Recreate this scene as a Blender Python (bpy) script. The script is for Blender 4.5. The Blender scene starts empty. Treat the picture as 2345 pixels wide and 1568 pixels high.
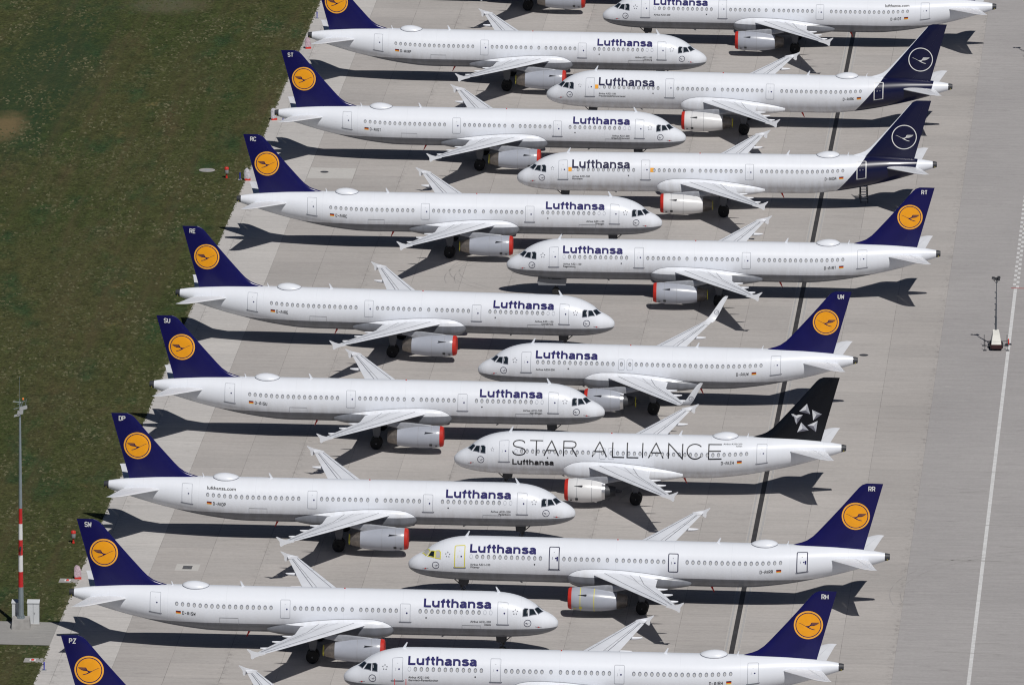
import bpy, math, random
import numpy as np
from mathutils import Vector
R = math.radians
rnd = random.Random(7)
sc = bpy.context.scene
col = sc.collection

# ------------------------------------------------------------------ camera
CH, CP, CR, CF = 270.927, 0.2413968, 0.0048649, 25744.5
cam = bpy.data.cameras.new("camera")
co = bpy.data.objects.new("camera", cam)
col.objects.link(co)
cam.sensor_width = 36.0
cam.lens = CF / 2345.0 * 36.0
cam.clip_start = 5.0
cam.clip_end = 12000.0
fw = Vector((0, math.cos(CP), -math.sin(CP)))
rt = Vector((1, 0, 0)); up = rt.cross(fw)
r2 = math.cos(CR) * rt + math.sin(CR) * up
u2 = -math.sin(CR) * rt + math.cos(CR) * up
from mathutils import Matrix
M = Matrix(((r2.x, u2.x, -fw.x, 0), (r2.y, u2.y, -fw.y, 0), (r2.z, u2.z, -fw.z, CH), (0, 0, 0, 1)))
co.matrix_world = M
sc.camera = co
# ------------------------------------------------------------------ sky and sun
SUNX, SUNY = 0.258, -0.70          # towards the sun, per metre of height
sd_ = Vector((SUNX, SUNY, 1.0)).normalized()
world = bpy.data.worlds.new("World"); sc.world = world
world.use_nodes = True
wn = world.node_tree.nodes; wn.clear()
sky = wn.new('ShaderNodeTexSky'); sky.sky_type = 'NISHITA'; sky.sun_disc = False
sky.sun_elevation = math.asin(sd_.z)
sky.sun_rotation = math.atan2(sd_.x, sd_.y)
sky.altitude = 400; sky.dust_density = 0.3; sky.air_density = 0.5
bg = wn.new('ShaderNodeBackground'); bg.inputs['Strength'].default_value = 0.05
wo = wn.new('ShaderNodeOutputWorld')
world.node_tree.links.new(sky.outputs[0], bg.inputs[0])
world.node_tree.links.new(bg.outputs[0], wo.inputs[0])
sun = bpy.data.lights.new("sun", 'SUN'); sun.energy = 5.0; sun.angle = R(0.53); sun.color = (1.0, 0.972, 0.93)
so = bpy.data.objects.new("sun", sun); col.objects.link(so)
so.rotation_euler = sd_.to_track_quat('Z', 'Y').to_euler()
sc.view_settings.view_transform = 'Standard'
sc.view_settings.look = 'None'
sc.view_settings.exposure = -0.47
sc.view_settings.gamma = 1.0
sc.cycles.filter_width = 1.15

# ------------------------------------------------------------------ materials
MATS = {}
def _new(name):
    m = bpy.data.materials.new(name); m.use_nodes = True
    MATS[name] = m
    return m, m.node_tree, m.node_tree.nodes['Principled BSDF']
def N(nt, t, **kw):
    n = nt.nodes.new(t)
    for k, v in kw.items():
        if k in n.inputs.keys() if hasattr(n.inputs, 'keys') else False: n.inputs[k].default_value = v
        else: setattr(n, k, v)
    return n
def mathn(nt, op, a, b=None, c=None):
    n = nt.nodes.new('ShaderNodeMath'); n.operation = op
    for i, v in enumerate((a, b, c)):
        if v is None: continue
        if isinstance(v, (int, float)): n.inputs[i].default_value = v
        else: nt.links.new(v, n.inputs[i])
    return n.outputs[0]
def noise(nt, vec, scale, detail=4, rough=.55):
    n = nt.nodes.new('ShaderNodeTexNoise'); n.inputs['Scale'].default_value = scale
    n.inputs['Detail'].default_value = detail; n.inputs['Roughness'].default_value = rough
    if vec is not None: nt.links.new(vec, n.inputs['Vector'])
    return n.outputs['Fac']
def mixc(nt, fac, a, b, mode='MIX'):
    n = nt.nodes.new('ShaderNodeMix'); n.data_type = 'RGBA'; n.blend_type = mode
    for s, v in ((n.inputs[0], fac), (n.inputs[6], a), (n.inputs[7], b)):
        if isinstance(v, (int, float)): s.default_value = v
        elif isinstance(v, (tuple, list)): s.default_value = (*v[:3], 1)
        else: nt.links.new(v, s)
    return n.outputs[2]
def ramp(nt, fac, stops):
    n = nt.nodes.new('ShaderNodeMapRange'); n.clamp = True
    nt.links.new(fac, n.inputs[0])
    n.inputs[1].default_value, n.inputs[2].default_value, n.inputs[3].default_value, n.inputs[4].default_value = stops
    return n.outputs[0]
def mapping(nt, scale=(1, 1, 1)):
    tc = nt.nodes.new('ShaderNodeTexCoord'); mp = nt.nodes.new('ShaderNodeMapping')
    mp.inputs['Scale'].default_value = scale
    nt.links.new(tc.outputs['Object'], mp.inputs[0])
    return mp.outputs[0]
def simple(name, colr, rough=.5, metal=0.0, spec=.5, var=.08, vscale=1.2):
    if name in MATS: return MATS[name]
    m, nt, b = _new(name)
    f = noise(nt, mapping(nt), vscale, 3)
    lo = tuple(c * (1 - var) for c in colr); hi = tuple(min(1, c * (1 + var)) for c in colr)
    nt.links.new(mixc(nt, ramp(nt, f, (.3, .7, 0, 1)), lo, hi), b.inputs['Base Color'])
    b.inputs['Roughness'].default_value = rough; b.inputs['Metallic'].default_value = metal
    b.inputs['Specular IOR Level'].default_value = spec
    return m
WHITE = (.715, .74, .795); GREY = (.185, .195, .225); NAVY = (.0085, .008, .080); NAVY2 = (.0022, .0034, .031)
def livery(name, kind):
    """glossy aircraft paint; grey belly below the paint line, or the new dark blue tail"""
    if name in MATS: return MATS[name]
    m, nt, b = _new(name)
    tc = nt.nodes.new('ShaderNodeTexCoord'); sp = nt.nodes.new('ShaderNodeSeparateXYZ')
    nt.links.new(tc.outputs['Object'], sp.inputs[0])
    x, z = sp.outputs[0], sp.outputs[2]
    mp = nt.nodes.new('ShaderNodeMapping'); mp.inputs['Scale'].default_value = (1.2, .4, .25)
    oi = nt.nodes.new('ShaderNodeObjectInfo'); va = nt.nodes.new('ShaderNodeVectorMath'); va.operation = 'ADD'
    cb0 = nt.nodes.new('ShaderNodeCombineXYZ'); nt.links.new(mathn(nt, 'MULTIPLY', oi.outputs['Random'], 90), cb0.inputs[0])
    nt.links.new(tc.outputs['Object'], va.inputs[0]); nt.links.new(cb0.outputs[0], va.inputs[1]); nt.links.new(va.outputs[0], mp.inputs[0])
    st = noise(nt, mp.outputs[0], 1.3, 5, .6)
    # faint streaks of dirt running down the lower side
    low = ramp(nt, z, (1.8, 3.9, 1, 0))
    dirt = mathn(nt, 'MULTIPLY', ramp(nt, st, (.40, .66, 0, 1)), mathn(nt, 'MULTIPLY', mathn(nt, 'ADD', mathn(nt, 'MULTIPLY', low, .40), .035), mathn(nt, 'ADD', mathn(nt, 'MULTIPLY', oi.outputs['Random'], 1.0), .6)))
    c = mixc(nt, dirt, WHITE, (.42, .395, .37))
    # frame joints, hair-thin
    fj = mathn(nt, 'ABSOLUTE', mathn(nt, 'SUBTRACT', mathn(nt, 'FRACT', mathn(nt, 'DIVIDE', x, 5.34)), .5))
    c = mixc(nt, mathn(nt, 'MULTIPLY', mathn(nt, 'LESS_THAN', fj, .0030), .16), c, (.35, .36, .40))
    if kind == 'grey':
        g = mixc(nt, ramp(nt, st, (.35, .7, 0, 1)), GREY, (.14, .147, .165))
        c = mixc(nt, mathn(nt, 'LESS_THAN', z, 2.88), c, g)
    if kind == 'blue':
        # x here is 22 - station
        a = mathn(nt, 'SUBTRACT', mathn(nt, 'MULTIPLY', mathn(nt, 'SUBTRACT', -12.03, x), 1.2), mathn(nt, 'SUBTRACT', z, 2.41))
        rear = mathn(nt, 'SUBTRACT', x, mathn(nt, 'SUBTRACT', -19.85, mathn(nt, 'MULTIPLY', mathn(nt, 'SUBTRACT', z, 3.5), .27)))
        c = mixc(nt, mathn(nt, 'MULTIPLY', mathn(nt, 'GREATER_THAN', a, 0), mathn(nt, 'GREATER_THAN', rear, 0)), c, NAVY2)
    nt.links.new(c, b.inputs['Base Color'])
    b.inputs['Roughness'].default_value = .32
    b.inputs['Specular IOR Level'].default_value = .35
    b.inputs['Coat Weight'].default_value = .2; b.inputs['Coat Roughness'].default_value = .08
    return m
M_GREY = livery('paint_white_grey_belly', 'grey')
M_WHITE = livery('paint_white', 'white')
M_BLUE = livery('paint_white_blue_tail', 'blue')
M_WING = simple('wing_paint', (.72, .74, .79), .38, 0, .5, .05, .6)
M_WINGW = simple('wing_paint_white', (.70, .715, .755), .35, 0, .5, .04, .6)
M_FINN = simple('fin_navy', NAVY, .22, 0, .25, .1, .5)
M_FINB = simple('fin_black', (.004, .005, .008), .22, 0, .25, .1, .5)
M_LINE = simple('panel_gap_dark', (.10, .11, .14), .6)
M_LINEF = simple('panel_line_grey', (.30, .31, .34), .6)
M_SEAL = simple('door_seal_grey', (.36, .38, .43), .6)
M_NAC = simple('nacelle_grey', (.34, .36, .415), .28, 0, .5, .05, .8)
M_NACW = simple('nacelle_white', (.64, .64, .65), .28, 0, .5, .04, .8)
M_RED = simple('cover_red', (.46, .022, .014), .6, 0, .3, .12, 3)
M_NOZ = simple('nozzle_metal', (.20, .18, .165), .38, .7, .5, .2, 4)
M_CHROME = simple('polished_metal', (.52, .52, .54), .28, .8, .5, .06, 3)
M_PYL = simple('pylon_grey', (.33, .34, .37), .3, .3, .5, .15, 2)
M_DARK = simple('dark_grey', (.035, .037, .045), .55)
M_TYRE = simple('tyre_rubber', (.012, .012, .013), .8)
M_GDOOR = simple('gear_door_grey', (.13, .135, .15), .5)
M_HUB = simple('wheel_hub_grey', (.22, .23, .25), .4, .4)
M_STRUT = simple('gear_grey', (.20, .21, .23), .5)
M_GLASS = simple('cockpit_glass', (.012, .018, .024), .06, 0, .8, .2)
M_GREYPANE = simple('taped_over_pane', (.42, .42, .43), .6)
M_WFR = simple('window_frame_grey', (.17, .18, .22), .5)
M_SHADE_GLINT = simple('window_shade_and_pane_glint', (.50, .51, .52), .4, 0, .5, .1, 9)
M_PLUG = simple('window_plug', (.6, .61, .64), .4)
M_TXT = simple('lettering_blue', (.008, .006, .10), .5, 0, .2)
M_TXT2 = simple('lettering_navy', (.009, .010, .05), .5, 0, .2)
M_TXTK = simple('lettering_black', (.012, .012, .016), .4)
M_TXTG = simple('lettering_grey', (.12, .125, .15), .5)
M_TXTW = simple('lettering_white', (.72, .72, .72), .4)
M_YEL = simple('emblem_yellow', (.88, .36, .012), .35, 0, .4, .05)
M_YEL2 = simple('emblem_ring_yellow', (.90, .42, .05), .35, 0, .4, .05)
M_TAPE = simple('yellow_tape', (.62, .56, .06), .5)
M_BLK = simple('flag_black', (.01, .01, .01), .5)
M_FRED = simple('flag_red', (.55, .01, .01), .5)
M_FGOLD = simple('flag_gold', (.85, .50, .02), .5)
M_SILV1 = simple('star_light', (.62, .63, .66), .4)
M_SILV2 = simple('star_mid', (.36, .37, .41), .4)
M_SILV3 = simple('star_dark', (.12, .12, .15), .4)
M_ORANGE = simple('sticker_orange', (.85, .38, .03), .5)

# ------------------------------------------------------------------ mesh helper
class MB:
    def __init__(s): s.v = []; s.f = []; s.m = []; s.sm = []
    def add(s, vs, fs, mi=0, smooth=False):
        b = len(s.v); s.v += [tuple(p) for p in vs]
        for f in fs: s.f.append(tuple(i + b for i in f)); s.m.append(mi); s.sm.append(smooth)
    def loft(s, rings, mi=0, smooth=True, cap0=True, cap1=True, closed=True):
        n = len(rings[0]); vs = [p for r in rings for p in r]; fs = []
        for i in range(len(rings) - 1):
            for j in range(n if closed else n - 1):
                k = (j + 1) % n
                fs.append((i * n + j, i * n + k, (i + 1) * n + k, (i + 1) * n + j))
        b = len(s.v); s.add(vs, fs, mi, smooth)
        if cap0: s.f.append(tuple(range(b + n - 1, b - 1, -1))); s.m.append(mi); s.sm.append(False)
        if cap1: s.f.append(tuple(range(b + (len(rings) - 1) * n, b + len(rings) * n))); s.m.append(mi); s.sm.append(False)
    def tube(s, p0, p1, r0, r1=None, n=12, mi=0, smooth=True):
        r1 = r0 if r1 is None else r1
        p0 = Vector(p0); p1 = Vector(p1); d = (p1 - p0).normalized()
        a = d.orthogonal().normalized(); b = d.cross(a)
        rg = [[p + (a * math.cos(t) + b * math.sin(t)) * r for t in [2 * math.pi * k / n for k in range(n)]] for p, r in ((p0, r0), (p1, r1))]
        s.loft(rg, mi, smooth)
    def lathe(s, prof, axis='X', c=(0, 0, 0), n=32, mi=0, smooth=True):
        """prof: (a, r) along axis"""
        rings = []
        for a, r in prof:
            ring = []
            for k in range(n):
                t = 2 * math.pi * k / n
                u, w = r * math.cos(t), r * math.sin(t)
                if axis == 'X': ring.append((c[0] + a, c[1] + u, c[2] + w))
                elif axis == 'Y': ring.append((c[0] + u, c[1] + a, c[2] + w))
                else: ring.append((c[0] + u, c[1] + w, c[2] + a))
            rings.append(ring)
        s.loft(rings, mi, smooth)
    def box(s, c, d, mi=0, bev=0.0):
        x, y, z = c; a, b, h = d[0] / 2, d[1] / 2, d[2] / 2
        vs = [(x + i * a, y + j * b, z + k * h) for k in (-1, 1) for i, j in ((-1, -1), (1, -1), (1, 1), (-1, 1))]
        s.add(vs, [(3, 2, 1, 0), (4, 5, 6, 7), (0, 1, 5, 4), (1, 2, 6, 5), (2, 3, 7, 6), (3, 0, 4, 7)], mi)
    def prism(s, poly, y0, y1, mi=0):
        """poly in (x,z), extruded in y"""
        n = len(poly)
        vs = [(p[0], y0, p[1]) for p in poly] + [(p[0], y1, p[1]) for p in poly]
        s.add(vs, [tuple(range(n - 1, -1, -1)), tuple(range(n, 2 * n))] + [(i, (i + 1) % n, n + (i + 1) % n, n + i) for i in range(n)], mi)
    def mesh(s, name, mats):
        me = bpy.data.meshes.new(name)
        me.from_pydata(s.v, [], s.f)
        for m in mats: me.materials.append(m)
        me.polygons.foreach_set('material_index', s.m)
        me.polygons.foreach_set('use_smooth', s.sm)
        me.update()
        me.set_sharp_from_angle(angle=R(38))
        return me
def link(name, me, parent=None, **props):
    o = bpy.data.objects.new(name, me); col.objects.link(o)
    if parent is not None: o.parent = parent
    for k, v in props.items(): o[k] = v
    return o
def empty(name, loc, rz=0.0, **props):
    o = bpy.data.objects.new(name, None); col.objects.link(o)
    o.empty_display_size = .5
    o.location = loc; o.rotation_euler = (0, 0, rz)
    for k, v in props.items(): o[k] = v
    return o

# ------------------------------------------------------------------ ground (apron frame: u across, v away)
TA = math.atan(.0702); CA, SA = math.cos(TA), math.sin(TA)
def UV(u, v, z=0.0): return (u * CA + v * SA, -u * SA + v * CA, z)
def toUV(x, y): return (x * CA - y * SA, x * SA + y * CA)
def sheet(name, u0, u1, v0, v1, z, mat, kind='structure', **kw):
    me = bpy.data.meshes.new(name)
    cu, cv = (u0 + u1) / 2, (v0 + v1) / 2
    me.from_pydata([(u0 - cu, v0 - cv, 0), (u1 - cu, v0 - cv, 0), (u1 - cu, v1 - cv, 0), (u0 - cu, v1 - cv, 0)], [], [(0, 1, 2, 3)])
    me.materials.append(mat)
    o = link(name, me)
    o.location = UV(cu, cv, z); o.rotation_euler = (0, 0, -TA)
    if kind: o['kind'] = kind
    for k, w in kw.items(): o[k] = w
    return o
def apron_coords(nt):
    """world position turned into the apron frame: outputs u, v and the vector"""
    g = nt.nodes.new('ShaderNodeNewGeometry'); vr = nt.nodes.new('ShaderNodeVectorRotate')
    vr.rotation_type = 'Z_AXIS'; vr.inputs['Angle'].default_value = TA
    nt.links.new(g.outputs['Position'], vr.inputs['Vector'])
    sp = nt.nodes.new('ShaderNodeSeparateXYZ'); nt.links.new(vr.outputs[0], sp.inputs[0])
    return sp.outputs[0], sp.outputs[1], vr.outputs[0]
def scaled(nt, vec, s):
    mp = nt.nodes.new('ShaderNodeMapping'); mp.inputs['Scale'].default_value = s
    nt.links.new(vec, mp.inputs[0]); return mp.outputs[0]
def concrete(name, base, warm, joints=True, streak=.6, vstep=5.03):
    m, nt, b = _new(name)
    u, v, vec = apron_coords(nt)
    big = noise(nt, scaled(nt, vec, (.05, .05, .05)), 1, 5, .6)
    c = mixc(nt, ramp(nt, big, (.35, .65, 0, 1)), base, warm)
    if joints:
        fu = mathn(nt, 'DIVIDE', mathn(nt, 'ADD', u, 34.0 + 5.018 * 60), 5.018)
        fv = mathn(nt, 'DIVIDE', mathn(nt, 'SUBTRACT', v, 1004.7 - vstep * 400), vstep)
        wn_ = nt.nodes.new('ShaderNodeTexWhiteNoise'); wn_.noise_dimensions = '2D'
        cb = nt.nodes.new('ShaderNodeCombineXYZ')
        nt.links.new(mathn(nt, 'FLOOR', fu), cb.inputs[0]); nt.links.new(mathn(nt, 'FLOOR', fv), cb.inputs[1])
        nt.links.new(cb.outputs[0], wn_.inputs['Vector'])
        c = mixc(nt, 1.0, c, mixc(nt, wn_.outputs['Value'], (.955, .955, .955), (1.04, 1.035, 1.03)), 'MULTIPLY')
        # strip-to-strip tone
        wn2 = nt.nodes.new('ShaderNodeTexWhiteNoise'); wn2.noise_dimensions = '1D'
        nt.links.new(mathn(nt, 'FLOOR', fu), wn2.inputs['W'])
        c = mixc(nt, 1.0, c, mixc(nt, wn2.outputs['Value'], (.94, .94, .945), (1.03, 1.03, 1.03)), 'MULTIPLY')
    # brushed streaks across the slab, v is strongly foreshortened in view
    s1 = noise(nt, scaled(nt, vec, (.10, 1.6, 1)), 1, 6, .65)
    s2 = noise(nt, scaled(nt, vec, (.6, 3.0, 1)), 1, 4, .6)
    sm = mathn(nt, 'ADD', mathn(nt, 'MULTIPLY', ramp(nt, s1, (.3, .7, 0, 1)), .6), mathn(nt, 'MULTIPLY', ramp(nt, s2, (.3, .7, 0, 1)), .4))
    c = mixc(nt, streak, c, mixc(nt, sm, (.80, .79, .78), (1.12, 1.11, 1.10)), 'MULTIPLY')
    # darker stains and tyre scuffs
    st = noise(nt, scaled(nt, vec, (.25, .7, 1)), 1, 8, .7)
    c = mixc(nt, mathn(nt, 'MULTIPLY', ramp(nt, st, (.58, .74, 0, 1)), .42), c, (.19, .18, .175))
    sp_ = noise(nt, scaled(nt, vec, (2.0, 2.2, 1)), 1.3, 6, .8)
    c = mixc(nt, .8, c, mixc(nt, ramp(nt, sp_, (.3, .7, 0, 1)), (.88, .88, .88), (1.10, 1.10, 1.10)), 'MULTIPLY')
    lt = noise(nt, scaled(nt, vec, (.18, .45, 1)), 1.3, 7, .7)
    c = mixc(nt, mathn(nt, 'MULTIPLY', ramp(nt, lt, (.62, .8, 0, 1)), .5), c, (.52, .50, .47))
    if joints:
        ju = mathn(nt, 'ABSOLUTE', mathn(nt, 'SUBTRACT', mathn(nt, 'FRACT', mathn(nt, 'ADD', fu, .5)), .5))
        jv = mathn(nt, 'ABSOLUTE', mathn(nt, 'SUBTRACT', mathn(nt, 'FRACT', mathn(nt, 'ADD', fv, .5)), .5))
        wob = noise(nt, scaled(nt, vec, (.4, .4, 1)), 1, 3)
        wu = mathn(nt, 'MULTIPLY', ramp(nt, wob, (.35, .7, .25, 1)), .0065)
        mu = mathn(nt, 'LESS_THAN', ju, wu)
        mv = mathn(nt, 'MULTIPLY', mathn(nt, 'LESS_THAN', jv, .012), .16)
        mk = mathn(nt, 'MAXIMUM', mathn(nt, 'MULTIPLY', mu, .5), mv)
        c = mixc(nt, mk, c, (.10, .095, .09))
        # crumbling, stained band beside every third joint
        f3 = mathn(nt, 'DIVIDE', mathn(nt, 'ADD', u, 79.1 + 14.97 * 20), 14.97)
        j3 = mathn(nt, 'ABSOLUTE', mathn(nt, 'SUBTRACT', mathn(nt, 'FRACT', mathn(nt, 'ADD', f3, .5)), .5))
        sp3 = noise(nt, scaled(nt, vec, (1.8, 1.1, 1)), 1, 6, .7)
        mk3 = mathn(nt, 'MULTIPLY', ramp(nt, j3, (.0, .05, 1, 0)), ramp(nt, sp3, (.5, .66, 0, 1)))
        c = mixc(nt, mathn(nt, 'MULTIPLY', mk3, .45), c, (.13, .12, .115))
    nt.links.new(c, b.inputs['Base Color'])
    b.inputs['Roughness'].default_value = .9; b.inputs['Specular IOR Level'].default_value = .25
    bp = nt.nodes.new('ShaderNodeBump'); bp.inputs['Strength'].default_value = .25; bp.inputs['Distance'].default_value = .02
    nt.links.new(s2, bp.inputs['Height']); nt.links.new(bp.outputs[0], b.inputs['Normal'])
    return m
M_APRON = concrete('concrete_apron', (.395, .375, .362), (.445, .424, .41))
M_EDGE = concrete('concrete_edge', (.485, .47, .458), (.515, .50, .488), joints=True)
M_TAXI = concrete('concrete_taxiway', (.350, .338, .340), (.385, .372, .372), joints=False, streak=.75)
M_PAD = concrete('concrete_pad', (.27, .265, .26), (.31, .305, .295), joints=False, streak=.5)
M_SLAB = concrete('concrete_new_slab', (.48, .465, .45), (.50, .49, .47), joints=False, streak=.2)
M_CONC = simple('concrete_block', (.32, .31, .30), .9, 0, .2, .15, 2)

def grass_mat():
    m, nt, b = _new('grass')
    u, v, vec = apron_coords(nt)
    n1 = noise(nt, scaled(nt, vec, (.07, .022, 1)), 1, 5, .6)
    n2 = noise(nt, scaled(nt, vec, (.11, .04, 1)), 1.7, 5, .62)
    n3 = noise(nt, scaled(nt, vec, (.7, .35, 1)), 1, 6, .7)
    n4 = noise(nt, scaled(nt, vec, (2.4, 1.9, 1)), 1, 6, .75)
    c = mixc(nt, ramp(nt, n1, (.38, .62, 0, 1)), (.043, .055, .020), (.059, .060, .026))
    c = mixc(nt, ramp(nt, n2, (.52, .66, 0, .85)), c, (.027, .052, .023))
    n5 = noise(nt, scaled(nt, vec, (.20, .03, 1)), 1.1, 5, .6)
    c = mixc(nt, ramp(nt, n5, (.56, .70, 0, .8)), c, (.074, .060, .033))
    n7 = noise(nt, scaled(nt, vec, (.09, .05, 1)), 2.3, 4, .6)
    c = mixc(nt, ramp(nt, n7, (.66, .76, 0, .7)), c, (.16, .125, .062))
    c = mixc(nt, .75, c, mixc(nt, ramp(nt, n3, (.3, .7, 0, 1)), (.52, .54, .5), (1.5, 1.5, 1.42)), 'MULTIPLY')
    c = mixc(nt, .9, c, mixc(nt, ramp(nt, n4, (.3, .7, 0, 1)), (.30, .32, .29), (1.95, 1.95, 1.85)), 'MULTIPLY')
    # straw flecks gathered in patches
    n6 = noise(nt, scaled(nt, vec, (1.3, 1.5, 1)), 1.6, 8, .8)
    pt = noise(nt, scaled(nt, vec, (.06, .035, 1)), 1.4, 4, .6)
    fl = mathn(nt, 'MULTIPLY', ramp(nt, n6, (.56, .63, 0, 1)), ramp(nt, pt, (.40, .62, .12, .9)))
    c = mixc(nt, fl, c, (.20, .185, .12))
    def blob(cu, cv, ru, rv, amt):
        du = mathn(nt, 'DIVIDE', mathn(nt, 'SUBTRACT', u, cu), ru); dv = mathn(nt, 'DIVIDE', mathn(nt, 'SUBTRACT', v, cv), rv)
        d = mathn(nt, 'ADD', mathn(nt, 'SQRT', mathn(nt, 'ADD', mathn(nt, 'MULTIPLY', du, du), mathn(nt, 'MULTIPLY', dv, dv))), mathn(nt, 'MULTIPLY', mathn(nt, 'SUBTRACT', n3, .5), 1.6))
        return mathn(nt, 'MULTIPLY', ramp(nt, d, (.5, 1.25, 1, 0)), amt)
    c = mixc(nt, blob(-138, 1215, 6.5, 42, .6), c, (.023, .048, .024))
    c = mixc(nt, blob(-139.2, 1191, 2.3, 7, .8), c, (.20, .145, .075))
    c = mixc(nt, blob(-128, 1256, 4.5, 5, .45), c, (.17, .145, .10))
    # mowing stripes parallel to the apron
    ms = noise(nt, scaled(nt, vec, (.55, .012, 1)), 1, 4, .6)
    c = mixc(nt, mathn(nt, 'MULTIPLY', ramp(nt, ms, (.5, .68, 0, 1)), .45), c, (.092, .073, .040))
    nt.links.new(c, b.inputs['Base Color'])
    b.inputs['Roughness'].default_value = 1; b.inputs['Specular IOR Level'].default_value = .1
    bp = nt.nodes.new('ShaderNodeBump'); bp.inputs['Strength'].default_value = .9; bp.inputs['Distance'].default_value = .25
    nt.links.new(n4, bp.inputs['Height']); nt.links.new(bp.outputs[0], b.inputs['Normal'])
    return m
M_GRASS = grass_mat()
EDGE_U = -110.7
sheet('ground', -3000, 3000, -1500, 8000, -.02, M_GRASS)
sheet('apron', EDGE_U + 6.45, -34.0, 300, 2600, 0.0, M_APRON)
sheet('apron_shoulder', EDGE_U, EDGE_U + 6.45, 300, 2600, 0.0, M_EDGE)
sheet('taxiway', -34.0, 260, 300, 2600, 0.0, M_TAXI)
M_PAINT = simple('road_paint_white', (.62, .62, .62), .7, 0, .3, .12, 1.5)
M_PAINTR = simple('road_paint_red', (.42, .04, .04), .7, 0, .3, .12, 1.5)
LU = -27.1
def marking():
    b = MB(); z = .004
    def q(u0, u1, v0, v1, mi):
        b.add([UV(u0, v0, z), UV(u1, v0, z), UV(u1, v1, z), UV(u0, v1, z)], [(0, 1, 2, 3)], mi)
    q(LU - .17, LU + .17, 800, 1125.5, 0)
    v = 1125.9; k = 0
    while v < 1700:
        q(LU - .30 + (.33 if k % 2 == 0 else 0), LU + (.33 if k % 2 == 0 else 0), v, v + .98, 0)
        v += 1.0; k += 1
    q(LU - .45, LU + 12, 1125.58, 1125.82, 1)
    return b
link('taxiway_marking', marking().mesh('taxiway_marking', [M_PAINT, M_PAINTR]), kind='structure')
# slot drain across the apron
def drain():
    b = MB(); u = -48.87
    def q(u0, u1, z, mi): b.add([UV(u0, 800, z), UV(u1, 800, z), UV(u1, 1700, z), UV(u0, 1700, z)], [(0, 1, 2, 3)], mi)
    q(u - .75, u + .75, .003, 1)
    q(u - .23, u + .23, .008, 0)
    for d in (-.52, -.60, .52, .62): q(u + d - .018, u + d + .018, .008, 2)
    return b
M_DRS = concrete('concrete_drain_edge', (.43, .41, .39), (.46, .44, .42), joints=False, streak=.4)
M_GRATE = simple('drain_grate_dark', (.045, .043, .045), .7, .2, .4, .25, .8)
link('drain_channel', drain().mesh('drain_channel', [M_GRATE, M_DRS, M_LINEF]), kind='structure')
# repaired slabs round a gully and a manhole
sheet('gully_slab', -103.1, -99.9, 1004.9, 1009.4, .004, M_APRON)
sheet('gully_frame', -102.05, -99.85, 1006.45, 1008.85, .008, M_SLAB)
sheet('manhole_slab', -104.2, -99.3, 1169.2, 1174.2, .004, M_SLAB)
sheet('concrete_pad', -135, EDGE_U, 979.3, 987.2, .006, M_PAD)

def tyre_marks():
    b = MB(); r_ = random.Random(11)
    def stroke(pts, w):
        mp = lambda p, o: (p[0], p[1], .006)
        ribbon_pts(pts, w, mp, b, 0, 0, 3.0)
    for cx, cy, rad, a0, a1 in ((3.5, 1131, 9, 95, 230), (6.0, 1128, 12, 60, 190), (24, 1035, 14, 100, 170), (52, 1003, 16, 80, 190)):
        for d in (0, 1.0): stroke([(cx+(rad+d)*math.cos(R(a0+(a1-a0)*i/18)), cy+(rad+d)*math.sin(R(a0+(a1-a0)*i/18))) for i in range(19)], .09)
    for i in range(26):
        u, v = r_.uniform(-32, -12), r_.uniform(960, 1230); L = r_.uniform(2, 9)
        p = UV(u, v); q = UV(u+L, v+r_.uniform(-.8, .8)); stroke([p[:2], q[:2]], r_.uniform(.08, .3))
    for i in range(22):
        u, v = r_.uniform(-103, -40), r_.uniform(955, 1230); L = r_.uniform(.8, 3)
        p = UV(u, v); q = UV(u+L, v+r_.uniform(-.9, .9)); stroke([p[:2], q[:2]], r_.uniform(.06, .16))
    return b
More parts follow.
